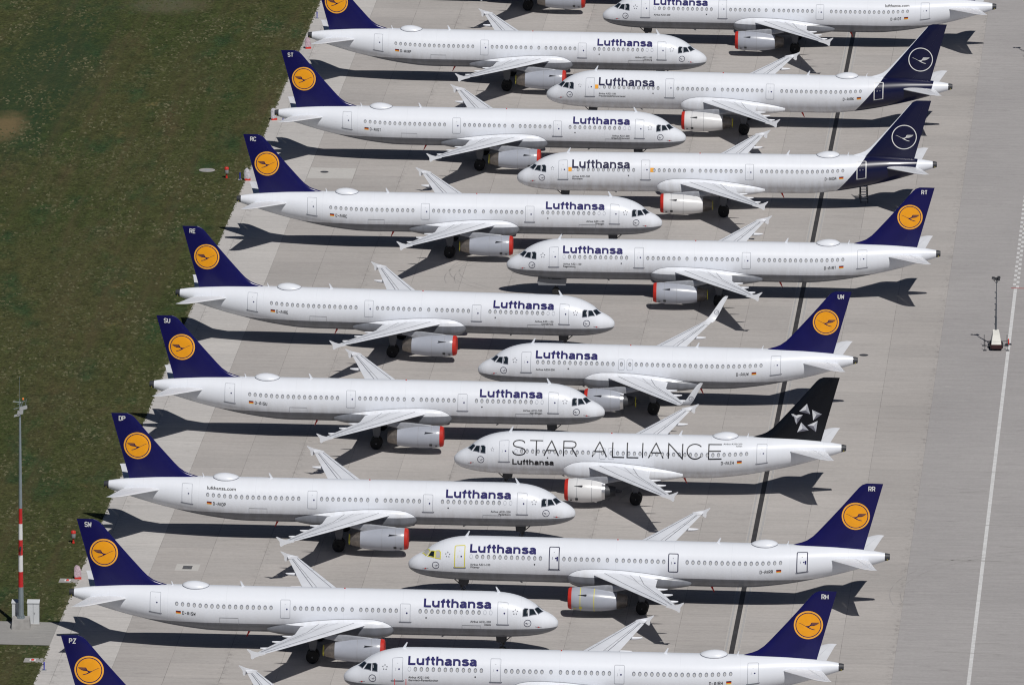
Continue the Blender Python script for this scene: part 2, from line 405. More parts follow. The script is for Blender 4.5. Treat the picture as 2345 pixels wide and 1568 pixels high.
# ------------------------------------------------------------------ grass tufts (uncountable)
def tufts():
    g = np.random.default_rng(3)
    n = 42000
    v = g.uniform(930, 1300, n); u = EDGE_U - 45 * g.power(1.0, n) * 1.0
    u = np.where(g.random(n) < .07, EDGE_U + .12 - np.abs(g.normal(0, .22, n)), u)
    keep = ~((v > 979) & (v < 987.5) & (u > -135))
    u, v = u[keep], v[keep]; n = len(u)
    # clumping
    cl = np.sin(u * .9 + 2 * np.sin(v * .13)) + np.sin(v * .31 + 1.7 * np.sin(u * .33)) + g.normal(0, .8, n)
    k2 = (cl > .1) | (u > EDGE_U - .6); u, v = u[k2], v[k2]; n = len(u)
    x = u * CA + v * SA; y = -u * SA + v * CA
    vs = np.empty((n, 6, 3)); h = g.uniform(.03, .13, n) * np.where(u > EDGE_U - .3, .45, 1)
    for k in range(2):
        a = g.normal(0, .35, n); w = g.uniform(.06, .20, n)
        lx = g.normal(0, .09, n); ly = g.uniform(.06, .30, n)
        vs[:, 3 * k, 0] = x - w * np.cos(a); vs[:, 3 * k, 1] = y - w * np.sin(a); vs[:, 3 * k, 2] = -.02
        vs[:, 3 * k + 1, 0] = x + w * np.cos(a); vs[:, 3 * k + 1, 1] = y + w * np.sin(a); vs[:, 3 * k + 1, 2] = -.02
        vs[:, 3 * k + 2, 0] = x + lx; vs[:, 3 * k + 2, 1] = y + ly; vs[:, 3 * k + 2, 2] = h
    f = np.arange(n * 6).reshape(-1, 3)
    me = bpy.data.meshes.new('grass')
    me.from_pydata(vs.reshape(-1, 3).tolist(), [], f.tolist())
    m, nt, b = _new('grass_tuft')
    u_, v_, vec = apron_coords(nt)
    f1 = noise(nt, scaled(nt, vec, (1.3, .9, 1)), 1, 3)
    f2 = noise(nt, scaled(nt, vec, (.08, .04, 1)), 1, 3)
    c = mixc(nt, ramp(nt, f1, (.4, .62, 0, 1)), (.040, .048, .020), (.125, .118, .070))
    c = mixc(nt, ramp(nt, f2, (.45, .6, 0, .7)), c, (.045, .052, .020))
    nt.links.new(c, b.inputs['Base Color']); b.inputs['Roughness'].default_value = .9
    b.inputs['Specular IOR Level'].default_value = .1
    me.materials.append(m)
    link('grass', me, kind='stuff', label='rough mown grass with straw coloured tufts beside the concrete apron', category='grass')
tufts()

# ------------------------------------------------------------------ fuselage shape
ST = np.array([
(0,3.12,3.06,.03),(.02,3.26,2.92,.16),(.06,3.35,2.81,.27),(.15,3.48,2.67,.42),(.3,3.64,2.54,.58),(.5,3.80,2.43,.75),(.8,3.99,2.29,.94),(1.1,4.14,2.20,1.09),(1.5,4.34,2.10,1.26),
(1.8,4.58,2.04,1.37),(2.1,4.82,1.99,1.46),(2.5,5.08,1.93,1.57),(3.0,5.33,1.88,1.68),(3.5,5.52,1.85,1.77),(4.0,5.66,1.82,1.85),(4.6,5.78,1.79,1.91),(5.2,5.85,1.77,1.95),(6,5.89,1.76,1.973),(7,5.90,1.76,1.975),
(30,5.90,1.76,1.975),(31.5,5.90,1.80,1.97),(33,5.90,1.94,1.93),(34.5,5.90,2.14,1.84),(36,5.90,2.40,1.70),(37.5,5.89,2.72,1.50),(39,5.85,3.06,1.28),(40.5,5.74,3.46,1.03),(42,5.60,3.90,.76),(43,5.50,4.20,.57),(44.0,5.34,4.56,.37)])
def pchip(xs, ys, x):
    h = np.diff(xs); d = np.diff(ys) / h
    m = np.zeros(len(xs))
    for i in range(1, len(xs) - 1):
        if d[i-1] * d[i] > 0:
            w1 = 2*h[i] + h[i-1]; w2 = h[i] + 2*h[i-1]; m[i] = (w1+w2) / (w1/d[i-1] + w2/d[i])
    m[0] = d[0]; m[-1] = d[-1]
    i = min(max(int(np.searchsorted(xs, x)) - 1, 0), len(xs) - 2); t = (x - xs[i]) / h[i]
    return float((2*t**3-3*t**2+1)*ys[i] + (t**3-2*t**2+t)*h[i]*m[i] + (-2*t**3+3*t**2)*ys[i+1] + (t**3-t**2)*h[i]*m[i+1])
_sc = {}
def sec(x):
    k = round(x, 3)
    if k not in _sc:
        x = min(max(x, 0), 44.0)
        zt, zb, w = [pchip(ST[:, 0], ST[:, j], x) for j in (1, 2, 3)]
        _sc[k] = ((zt+zb)/2, (zt-zb)/2, w)
    return _sc[k]
RR = 2.02
class Geo:
    """type 'long' keeps every station, type 'short' takes two plugs out of the cylinder"""
    def __init__(s, short): s.short = short
    def w(s, x): return x - 4.27 if s.short else x                # wing and engines
    def t(s, x): return x - 6.94 if s.short else x                # tail
    def full(s, x):                                               # actual station -> section station
        return x + 6.94 if (s.short and x > 20) else x
    def P(s, x, a, sd, off=.012):
        """surface point at station x, arc a above the widest line, side sd"""
        zc, h, w = sec(s.full(x)); t = a / RR
        c, n = math.cos(t), math.sin(t)
        nl = math.hypot(c / w, n / h)
        return (22 - x, sd * (w * c + off * (c / w) / nl), zc + h * n + off * (n / h) / nl)
    def az(s, x, z):
        zc, h, w = sec(s.full(x)); return RR * math.asin(max(-1, min(1, (z - zc) / h)))
def fuselage(g):
    b = MB(); n = 96
    xs = list(np.concatenate([[0, .02, .06, .1, .15, .22, .3, .4, .5, .65, .8, .95, 1.1], np.arange(1.3, 7.01, .2), np.arange(8, 30, 2.0)]))
    tail = list(np.arange(30, 44.01, .5))
    xs = [x for x in xs if not g.short or x <= 20] + [x - (6.94 if g.short else 0) for x in tail]
    rings = []
    for x in xs:
        zc, h, w = sec(g.full(x))
        rings.append([(22 - x, w * math.cos(2*math.pi*k/n), zc + h * math.sin(2*math.pi*k/n)) for k in range(n)])
    b.loft(rings)
    return b
FST = [(14.75,1.45,2.95,2.3),(14.95,1.82,3.25,2.0),(15.3,2.05,3.52,1.78),(15.8,2.22,3.76,1.62),(16.6,2.36,3.88,1.52),(18,2.43,3.90,1.46),(20,2.43,3.80,1.46),(22,2.36,3.58,1.5),(23.5,2.2,3.36,1.58),(24.6,2.02,3.16,1.68),(25.4,1.85,2.98,1.8),(26.0,1.68,2.78,1.92),(26.3,1.5,2.66,2.0)]
def fairing(g):
    b = MB(); st = FST; n = 48; rings = []
    for x, W, T, B in st:
        c, h = (T+B)/2, (T-B)/2; r = []
        for k in range(n):
            t = 2*math.pi*k/n; cc, ss = math.cos(t), math.sin(t)
            e = 2/2.8
            r.append((22 - g.w(x), W * math.copysign(abs(cc)**e, cc), c + h * math.copysign(abs(ss)**e, ss)))
        rings.append(r)
    b.loft(rings)
    return b

# ------------------------------------------------------------------ wing
def LE(y): return 17.15 + (y-1.98)*.560 if y < 6.4 else 19.625 + (y-6.4)*.530
def TE(y): return 23.22 + (y-1.98)*.03 if y < 6.4 else 23.35 + (y-6.4)*.262
def ZW(y): return 2.93 + (y-1.98)*.0885
def foil(y, f):
    """upper and lower height at chord fraction f, thickness tapering outboard"""
    tc = .145 - .035 * min(1, (y-1.98)/15)
    t = 5*tc*(.2969*math.sqrt(max(f,0)) - .126*f - .3516*f*f + .2843*f**3 - .1015*f**4)
    c = TE(y) - LE(y); cam_ = .02 * math.sin(math.pi*f)
    inc = (.5-f) * (.05 - .04*min(1, (y-2)/15))
    return ZW(y) + c*(cam_ + t*.55 + inc), ZW(y) + c*(cam_*.6 - t*.45 + inc)
def wpt(g, y, f, sd, up=True, off=0.0):
    x = LE(y) + f*(TE(y)-LE(y)); zu, zl = foil(y, f)
    return (22 - g.w(x), sd*y, (zu+off) if up else (zl-off))
def wing_seg(g, sd, y0, y1, f0, f1, ny=6, drop=0.0, mi=0):
    b = MB(); nf = 10; rings = []
    for i in range(ny+1):
        y = y0 + (y1-y0)*i/ny
        fs = [f0 + (f1-f0)*((j/nf)**1.6 if f0 < .01 else j/nf) for j in range(nf+1)]
        r = [wpt(g, y, f, sd, True) for f in fs] + [wpt(g, y, f, sd, False) for f in reversed(fs)]
        if f0 < .01: r = r[:-1]
        if drop: r = [(p[0], p[1], p[2]-drop*0) for p in r]
        rings.append(r)
    b.loft(rings, mi, True)
    return b
def ribbon_pts(pts, w, mapf, b, mi=0, off=.012, maxseg=.16):
    """thick stroke along 2-D pts; mapf((a,s),off)->3-D"""
    P = [Vector(p) for p in pts]; Q = [P[0]]
    for i in range(1, len(P)):
        L = (P[i]-P[i-1]).length; k = max(1, int(math.ceil(L/maxseg)))
        for j in range(1, k+1): Q.append(P[i-1].lerp(P[i], j/k))
    closed = (P[0]-P[-1]).length < 1e-6
    n = len(Q); Lf, Rt = [], []
    for i in range(n):
        if closed: a, c = Q[(i-1) % (n-1)], Q[(i+1) % (n-1)]; d0 = (Q[i]-a); d1 = (c-Q[i])
        else:
            d0 = Q[i]-Q[i-1] if i > 0 else Q[1]-Q[0]
            d1 = Q[i+1]-Q[i] if i < n-1 else Q[i]-Q[i-1]
        if d0.length < 1e-9: d0 = d1
        if d1.length < 1e-9: d1 = d0
        d0 = d0.normalized(); d1 = d1.normalized(); t = (d0+d1)
        t = t.normalized() if t.length > 1e-6 else d0
        nn = Vector((-t.y, t.x)); k = 1/max(.5, nn.dot(Vector((-d0.y, d0.x))))
        Lf.append(Q[i]+nn*w/2*k); Rt.append(Q[i]-nn*w/2*k)
    vs = [mapf(p, off) for p in Lf] + [mapf(p, off) for p in Rt]
    b.add(vs, [(i, i+1, n+i+1, n+i) for i in range(n-1)], mi)
def wing_lines(g, sd):
    b = MB()
    def ln(y0, f0, y1, f1, w, mi=0):
        ribbon_pts([(y0, f0), (y1, f1)], w, lambda p, o: None, MB()) if False else None
        n = max(2, int(abs(y1-y0)/.5)+2); vs = []
        for i in range(n+1):
            t = i/n; y = y0+(y1-y0)*t; f = f0+(f1-f0)*t; c = TE(y)-LE(y)
            if abs(y1-y0) > .3: vs += [wpt(g, y, f-w/2/c, sd, True, .012), wpt(g, y, f+w/2/c, sd, True, .012)]
            else: vs += [wpt(g, y-w/2, f, sd, True, .012), wpt(g, y+w/2, f, sd, True, .012)]
        b.add(vs, [(2*i, 2*i+1, 2*i+3, 2*i+2) for i in range(n)], mi)
    ln(2.6, .56, 6.4, .60, .05, 1); ln(6.4, .60, 16.2, .62, .05, 1)
    ln(2.4, .165, 16.3, .235, .06, 0)
    ln(2.3, .7178, 6.4, .7178, .05, 0); ln(6.4, .7178, 16.1, .7178, .055, 0)
    for y in (5.0, 8.6, 11.2, 13.4): ln(y, .62, y+.001, .72, .04, 1)
    for y in (7.5, 10.4, 13.2): ln(y, .02, y+.001, .16, .03, 1)
    ln(2.5, .40, 5.6, .58, .035, 1)
    return b
FTF = [(6.55, 24.22), (9.5, 24.9), (12.95, 25.65)]
def flap_fairing(g, sd, y, xe):
    b = MB(); c = TE(y)-LE(y); x0 = LE(y)+.50*c; L = xe+.25-x0
    rings = []; n = 14
    for i in range(13):
        t = i/12; r = math.sin(math.pi*min(1, (t*.92+.02)))**.7
        x = x0+L*t
        f = min(1.0, (x-LE(y))/c); zl = foil(y, f)[1]
        zc = zl-.12-.12*r-(.02*t)
        rings.append([(22-g.w(x), sd*(y+.13*r*math.cos(a)), zc+.16*r*math.sin(a)) for a in [2*math.pi*k/n for k in range(n)]])
    b.loft(rings)
    return b
def fence(g, sd):
    b = MB(); y = 16.98
    up_ = [(25.05,4.24),(25.6,4.36),(26.15,4.49),(26.66,4.70),(26.74,4.68),(26.55,4.44),(26.42,4.28),(26.38,4.12),(26.39,3.96),(26.33,3.80),(26.22,3.78),(26.0,3.95),(25.6,4.10)]
    b.prism([(22-g.w(x), z) for x, z in up_], sd*(y-.04), sd*(y+.04))
    return b
def tipcap(g, sd):
    b = MB(); rings = []
    for i, y in enumerate((16.25, 16.6, 16.9, 16.98)):
        r = []
        for f in np.linspace(0, 1, 9): r.append(wpt(g, y, float(f), sd))
        for f in np.linspace(1, 0, 9)[1:-1]: r.append(wpt(g, y, float(f), sd, False))
        rings.append(r)
    b.loft(rings)
    return b
def sharklet(g, sd):
    # le x, te x, y, z
    st = [(20.95,22.02,16.98,4.27),(21.25,22.2,17.35,4.36),(21.55,22.38,17.62,4.62),(21.85,22.6,17.76,5.0),(22.25,22.9,17.86,5.6),(22.65,23.2,17.95,6.2),(22.98,23.42,18.0,6.62),(23.2,23.5,18.01,6.78)]
    b = MB(); rings = []
    for i, (a, c, y, z) in enumerate(st):
        p = st[max(0, i-1)]; q = st[min(len(st)-1, i+1)]
        ty, tz = q[2]-p[2], q[3]-p[3]; L = math.hypot(ty, tz); ny, nz = tz/L, -ty/L
        r = []
        for f, t in ((0,0),(.1,.5),(.35,1),(.7,.6),(1,.08)): r.append((a+(c-a)*f, t*.05))
        ring = [(22-x, sd*(y+ny*t), z+nz*t) for x, t in r] + [(22-x, sd*(y-ny*t), z-nz*t) for x, t in reversed(r[1:])]
        rings.append(ring)
    b.loft(rings)
    return b

link('tyre_marks', tyre_marks().mesh('tyre_marks', [simple('rubber_mark', (.325, .312, .305), .9, 0, .2, .2, .5)]), kind='structure')
# ------------------------------------------------------------------ fin and tailplane
FLE = [(5.45,34.9),(5.9,35.55),(6.02,35.9),(6.15,36.35),(6.35,36.82),(6.75,37.37),(7.22,37.83),(8.5,38.98),(9.8,40.12),(11.06,41.18),(11.5,41.56),(11.74,41.84),(11.88,42.2)]
def fin_le(z): return float(np.interp(z, [a for a, _ in FLE], [b for _, b in FLE]))
def fin_te(z): return 42.05+(z-5.6)*.272
def fin_half(x, z):
    a, c = fin_le(z), fin_te(z)
    f = min(max((x-a)/(c-a), 0), 1)
    th = .30*(1-(z-5.5)/9.5) if z > 6.8 else .257
    return max(.012, th*(2.6*math.sqrt(f)*(1-f)+.42*f*(1-f)*0 + .0))
def fin_mesh(g, f0, f1, z0=5.45, z1=11.88, dz=0.0):
    b = MB(); zs = [z for z, _ in FLE]
    zs = sorted(set(zs+[7.8, 9.1, 10.4]))
    zs = [z for z in zs if z0 <= z <= z1]
    rings = []
    for z in zs:
        a, c = fin_le(z), fin_te(z); n = 12
        fs = [f0+(f1-f0)*(j/n)**(1.5 if f0 == 0 else 1) for j in range(n+1)]
        k = 1.0 if z < 11.7 else .55
        r = [(22-g.t(a+(c-a)*f), -k*fin_half(a+(c-a)*f, z), z) for f in fs]
        r += [(22-g.t(a+(c-a)*f), k*fin_half(a+(c-a)*f, z), z) for f in reversed(fs)]
        rings.append(r)
    b.loft(rings)
    return b
def stab(g, sd, f0, f1):
    b = MB(); rings = []
    for y, le, te in ((.55,38.65,42.45),(1.2,39.15,42.65),(3.5,40.65,43.05),(5.6,42.05,43.42),(6.0,42.42,43.52),(6.22,42.85,43.6)):
        z = 4.80+(y-1)*.105; c = te-le; n = 10; r1, r2 = [], []
        for j in range(n+1):
            f = f0+(f1-f0)*(j/n)**(1.5 if f0 == 0 else 1)
            t = c*.10*2.6*math.sqrt(f)*(1-f)*.5+.006
            r1.append((22-g.t(le+c*f), sd*y, z+t)); r2.append((22-g.t(le+c*f), sd*y, z-t))
        rings.append(r1+list(reversed(r2)))
    b.loft(rings)
    return b

# ------------------------------------------------------------------ engine, gear
def nacelle(g, sd, short):
    b = MB(); c = (0, sd*5.75, 0)
    if not short:
        st = [(15.42,.86,1.80),(15.45,.93,1.80),(15.6,1.0,1.79),(16.0,1.06,1.77),(16.8,1.095,1.74),(17.6,1.085,1.72),(18.4,1.02,1.70),(19.1,.93,1.68),(19.78,.80,1.66)]
    else:
        st = [(15.45,.90,1.78),(15.5,.98,1.78),(15.7,1.06,1.77),(16.2,1.14,1.75),(17.0,1.17,1.73),(17.8,1.11,1.72),(18.4,1.01,1.71),(18.85,.90,1.70)]
    n = 40
    rings = [[(22-g.w(x), c[1]+r*math.cos(2*math.pi*k/n), z+r*math.sin(2*math.pi*k/n)*(1.0 if r > .5 else 1)) for k in range(n)] for x, r, z in st]
    b.loft(rings)
    return b
def ring_at(b, x0, x1, r0, r1, y, z, mi=0, n=40):
    b.loft([[(X, y+r*math.cos(2*math.pi*k/n), z+r*math.sin(2*math.pi*k/n)) for k in range(n)] for X, r in ((x0, r0), (x1, r1))], mi, True, False, False)
def intake_cover(g, sd, short):
    b = MB(); y = sd*5.75; R0 = .97 if not short else 1.02
    st = [(15.30,.10,1.80),(15.27,.60,1.80),(15.28,R0-.13,1.80),(15.33,R0-.03,1.80),(15.45,R0+.015,1.80),(15.64,R0+.062,1.79)]
    if short: st = [(x, r, 1.78) for x, r, _ in st]
    n = 40
    b.loft([[(22-g.w(x), y+r*math.cos(2*math.pi*k/n), z+r*math.sin(2*math.pi*k/n)) for k in range(n)] for x, r, z in st])
    return b
def nozzle(g, sd, short):
    b = MB(); y = sd*5.75
    if not short:
        st = [(19.74,.77,1.66),(20.2,.67,1.65),(20.62,.56,1.64)]
        sp = [(20.3,.5,1.64),(20.72,.50,1.64),(20.74,.36,1.64)]
    else:
        st = [(18.8,.88,1.70),(19.15,.80,1.70)]
        sp = [(19.0,.62,1.70),(19.8,.50,1.72),(20.15,.42,1.72),(20.18,.2,1.72),(20.75,.05,1.72)]
    n = 32
    for L, mi in ((st, 0), (sp, 1)):
        b.loft([[(22-g.w(x), y+r*math.cos(2*math.pi*k/n), z+r*math.sin(2*math.pi*k/n)) for k in range(n)] for x, r, z in L], mi)
    return b
def pylon(g, sd):
    b = MB(); y = sd*5.75
    st = [(16.1,.05,2.70,2.78),(16.6,.14,2.5,2.90),(17.6,.18,2.4,2.99),(18.9,.19,2.45,3.12),(19.8,.17,2.6,3.12),(20.8,.08,2.8,3.0)]
    b.loft([[(22-g.w(x), y+w*a, lo+(hi-lo)*t) for a, t in ((-1,0),(-1,.75),(-.6,1),(.6,1),(1,.75),(1,0))] for x, w, lo, hi in st], 0, False)
    return b
def strake(g, sd, short, which):
    b = MB(); r = 1.09 if not short else 1.16
    for a in ((R(33),) if which else (R(147),)):
        y0, z0 = sd*5.75+r*math.cos(a), 1.74+r*math.sin(a)
        y1, z1 = sd*5.75+(r+.28)*math.cos(a), 1.74+(r+.28)*math.sin(a)
        b.add([(22-g.w(16.25), y0, z0), (22-g.w(17.05), y0, z0), (22-g.w(17.05), y1, z1), (22-g.w(16.25), y0, z0+.02), (22-g.w(17.05), y0, z0+.02), (22-g.w(17.05), y1, z1+.02)],
              [(0,1,2), (5,4,3), (0,3,4,1), (1,4,5,2), (2,5,3,0)])
    return b
def nac_lines(g, sd, near, short, lw=.018):
    b = MB(); y = sd*5.75; n = 40
    for x, r, z in (((16.45,1.088,1.755), (17.72,1.088,1.72)) if not short else ((16.5,1.162,1.745), (17.9,1.108,1.72))):
        ring_at(b, 22-g.w(x-lw), 22-g.w(x+lw), r+.008, r+.008, y, z)
    # lower panel marks on the near flank
    for a0, a1, x0, x1 in ((R(-42), R(-26), 16.35, 16.62), (R(-44), R(-37), 15.85, 16.05)):
        vs = []
        for x in (x0, x1):
            for a in (a0, (a0+a1)/2, a1):
                vs.append((22-g.w(x), y+near*(1.10 if not short else 1.18)*math.cos(a), 1.745+(1.10 if not short else 1.18)*math.sin(a)))
        b.add(vs, [(0,1,4,3), (1,2,5,4)], 1)
    return b
def wheel(r, w, c):
    b = MB()
    b.lathe([(-w/2,r*.62),(-w/2,r*.86),(-w*.34,r*.985),(-w*.1,r),(w*.1,r),(w*.34,r*.985),(w/2,r*.86),(w/2,r*.62)], 'Y', c, 36, 0)
    for s in (-1, 1):
        b.lathe([(s*w*.46,r*.60),(s*w*.40,r*.56),(s*w*.34,r*.30),(s*w*.47,r*.24),(s*w*.5,r*.12)], 'Y', c, 28, 1)
    return b
def main_leg(g, sd):
    b = MB(); x = 22-g.w(21.97); y = sd*3.8
    b.tube((x, y, .59), (x, y, 1.5), .10); b.tube((x, y, 1.4), (x-.05, sd*3.7, 3.0), .15)
    b.tube((x, y-.40, .59), (x, y+.40, .59), .09)
    b.tube((x, y, 1.7), (x+.3, sd*2.3, 2.7), .06); b.tube((x+.12, y, .9), (x+.22, y, 1.5), .04)
    return b
def main_door(g, sd):
    b = MB(); x = 22-g.w(21.97); y = sd*4.12
    b.prism([(x-.2,1.15),(x+.25,1.15),(x+.42,1.8),(x+.45,2.85),(x-.38,2.85),(x-.36,1.8)], y-.03, y+.03)
    return b
def nose_leg():
    b = MB(); x = 22-5.07
    b.tube((x, 0, .38), (x+.08, 0, 1.1), .07); b.tube((x+.06, 0, 1.0), (x+.15, 0, 2.1), .11)
    b.tube((x, -.32, .38), (x, .32, .38), .06); b.tube((x+.1, 0, 1.15), (x+1.0, 0, 1.95), .045)
    b.box((x+.22, 0, 1.08), (.10, .34, .16)); b.box((x+.12, 0, 1.62), (.55, .62, .36))
    b.tube((x-.12, 0, .5), (x-.22, 0, .9), .03); b.tube((x-.22, 0, .9), (x-.02, 0, 1.25), .03)
    return b
def nose_door(s_, kind):
    b = MB(); x = 22-5.07
    if kind == 'leg': b.prism([(x-.55,1.85),(x-.5,1.30),(x+.25,1.30),(x+.35,1.85)], s_*.42-.02, s_*.42+.02)
    else:
        b.prism([(x-1.1,1.8),(x-1.05,1.15),(x+1.75,1.15),(x+1.9,1.45),(x+1.8,1.8)], s_*.66-.02, s_*.66+.02)
    return b

# ------------------------------------------------------------------ lettering
def arc(cx, cy, rx, ry, a0, a1, n=9):
    return [(cx+rx*math.cos(R(a0+(a1-a0)*i/n)), cy+ry*math.sin(R(a0+(a1-a0)*i/n))) for i in range(n+1)]
# bold grotesque, cap height 1; every stroke is a pen path of one width
BOLD = {
'L': (.87, [[(.11,0),(.11,1)], [(.11,.10),(.77,.10)]]),
'u': (.90, [[(.11,.74),(.11,.32)]+arc(.37,.32,.26,.215,180,300,7)+[(.66,.22)], [(.69,.74),(.69,0)]]),
'f': (.56, [[(.24,0),(.24,.72)]+arc(.42,.73,.18,.165,180,92,5), [(0,.635),(.50,.635)]]),
't': (.57, [[(.22,.95),(.22,.28)]+arc(.40,.27,.18,.17,180,275,5), [(0,.635),(.47,.635)]]),
'h': (.89, [[(.11,0),(.11,1)], [(.12,.42)]+arc(.39,.40,.285,.235,165,0,8)+[(.675,.40),(.675,0)]]),
'n': (.89, [[(.11,0),(.11,.74)], [(.12,.42)]+arc(.39,.40,.285,.235,165,0,8)+[(.675,.40),(.675,0)]]),
'a': (.87, [arc(.37,.46,.255,.175,160,0,7)+[(.625,.46),(.625,.18),(.65,.09),(.75,.06)], [(.62,.40),(.44,.38),(.26,.34),(.125,.27),(.115,.17),(.19,.10),(.33,.085),(.47,.115),(.58,.19),(.62,.28)]]),
's': (.82, [[(.645,.52),(.58,.60),(.46,.635),(.32,.635),(.19,.60),(.135,.52),(.19,.44),(.34,.40),(.50,.36),(.63,.31),(.675,.21),(.61,.12),(.48,.09),(.32,.09),(.18,.13),(.11,.22)]]),
}
def rr_(w, h, r=.16):  # rounded rectangle path, clockwise from top middle
    return [(w/2,h)]+[(w-r,h),(w-.3*r,h-.3*r),(w,h-r),(w,r),(w-.3*r,.3*r),(w-r,0),(r,0),(.3*r,.3*r),(0,r),(0,h-r),(.3*r,h-.3*r),(r,h)]+[(w/2,h)]
W = .56
CAPS = {
'A': [[(0,0),(0,.72),(.10,.92),(W/2,1),(W-.10,.92),(W,.72),(W,0)], [(0,.42),(W,.42)]],
'C': [[(W,.76),(W-.05,.93),(W-.18,1),(.18,1),(.05,.93),(0,.78),(0,.22),(.05,.07),(.18,0),(W-.18,0),(W-.05,.07),(W,.24)]],
'D': [[(0,0),(0,1),(W-.22,1),(W-.06,.93),(W,.76),(W,.24),(W-.06,.07),(W-.22,0),(0,0)]],
'E': [[(W,1),(0,1),(0,0),(W,0)], [(0,.5),(W-.08,.5)]],
'H': [[(0,0),(0,1)], [(W,0),(W,1)], [(0,.5),(W,.5)]],
'I': [[(W/2,0),(W/2,1)]],
'K': [[(0,0),(0,1)], [(W,1),(.04,.48),(W,0)]],
'L': [[(0,1),(0,0),(W,0)]],
'N': [[(0,0),(0,1),(W,0),(W,1)]],
'P': [[(0,0),(0,1),(W-.18,1),(W-.04,.93),(W,.80),(W,.68),(W-.04,.55),(W-.18,.48),(0,.48)]],
'R': [[(0,0),(0,1),(W-.18,1),(W-.04,.93),(W,.80),(W,.68),(W-.04,.55),(W-.18,.48),(0,.48)], [(W-.25,.48),(W,0)]],
'S': [[(W,.80),(W-.06,.94),(W-.2,1),(.18,1),(.04,.93),(0,.80),(0,.68),(.05,.57),(.18,.52),(W-.18,.47),(W-.05,.41),(W,.30),(W,.20),(W-.05,.06),(W-.2,0),(.18,0),(.05,.06),(0,.2)]],
'T': [[(0,1),(W,1)], [(W/2,1),(W/2,0)]],
'U': [[(0,1),(0,.22),(.06,.07),(.2,0),(W-.2,0),(W-.06,.07),(W,.22),(W,1)]],
'W': [[(0,1),(.06,0),(W/2,.62),(W-.06,0),(W,1)]],
'Z': [[(0,1),(W,1),(0,0),(W,0)]],
'-': [[(.05,.47),(W-.05,.47)]],
}
def stroke_word(b, glyphs, mapf, mi=0, off=.014, w=.1):
    k = 0
    for pts in glyphs:
        ribbon_pts(pts, w, mapf, b, mi, off+.003*(k % 4), .14); k += 1
def side_map(g, sd, x0, a0, flipdir=None):
    """local (right, up) on the picture side -> hull. Letters read towards the tail on the port side, towards the nose on starboard"""
    d = 1 if sd > 0 else -1
    return lambda p, o: g.P(x0+d*p[0], a0+p[1], sd, o)
def airline_word(g, sd, x0, a0, cap, width, thin=1.0):
    b = MB(); txt = 'Lufthansa'; adv = sum(BOLD[c][0] for c in txt); sx = width/adv; x = 0; gl = []
    for c in txt:
        a, ps = BOLD[c]
        for p in ps: gl.append([(x+q[0]*sx, q[1]*cap) for q in p])
        x += a*sx
    stroke_word(b, gl, side_map(g, sd, x0, a0), 0, .014, .228*cap*thin)
    return b
def caps_word(txt, cap, mapf, w=.14, wid=.62, sp=.30, mi=0, b=None, off=.014):
    b = b or MB(); x = 0; gl = []
    for c in txt:
        if c == ' ': x += .5*cap; continue
        if c == 'I':
            x -= .12*cap*1
        for p in CAPS[c]: gl.append([(x+q[0]*cap*wid/.56, q[1]*cap) for q in p])
        x += (wid+sp)*cap
        if c == 'I': x -= .12*cap
    stroke_word(b, gl, mapf, mi, off, w*cap)
    return b
def caps_len(txt, cap, wid, sp): return sum(((wid+sp)*cap-(.24*cap if c == 'I' else 0)) for c in txt)-sp*cap
TXTC = {}
def font_word(lines, size, mapf, leading=1.25, right=False, bold=.012):
    """small lettering from the built-in face, wrapped on the hull"""
    b = MB()
    for li, t in enumerate(lines):
        key = (t, bold)
        if key not in TXTC:
            cu = bpy.data.curves.new('t', 'FONT'); cu.body = t; cu.size = 1.0; cu.offset = bold; cu.resolution_u = 2
            to = bpy.data.objects.new('t', cu)
            me = bpy.data.meshes.new_from_object(to)
            TXTC[key] = ([tuple(v.co) for v in me.vertices], [tuple(p.vertices) for p in me.polygons])
            bpy.data.objects.remove(to); bpy.data.curves.remove(cu); bpy.data.meshes.remove(me)
        vs, fs = TXTC[key]
        W_ = max((v[0] for v in vs), default=0)
        ox = -W_*size if right else 0
        b.add([mapf((ox+v[0]*size, v[1]*size-li*size*leading), .014) for v in vs], fs)
    return b
def poly_map(b, poly, mapf, mi=0, off=.014, grid=None):
    b.add([mapf(p, off) for p in poly], [tuple(range(len(poly)))], mi)
def disc(b, mapf, c, r0, r1, mi=0, off=.014, n=40, sub=1, sy=1.0):
    """annulus or disc in local 2-D"""
    m = max(1, sub); ang = [2*math.pi*k/n for k in range(n)]
    for j in range(m):
        a, d = r0+(r1-r0)*j/m, r0+(r1-r0)*(j+1)/m
        if a < 1e-6:
            vs = [mapf(c, off)]+[mapf((c[0]+d*math.cos(t), c[1]+d*sy*math.sin(t)), off) for t in ang]
            b.add(vs, [(0, 1+k, 1+(k+1) % n) for k in range(n)], mi)
        else:
            vs = [mapf((c[0]+q*math.cos(t), c[1]+q*sy*math.sin(t)), off) for q in (a, d) for t in ang]
            b.add(vs, [(k, (k+1) % n, n+(k+1) % n, n+k) for k in range(n)], mi)
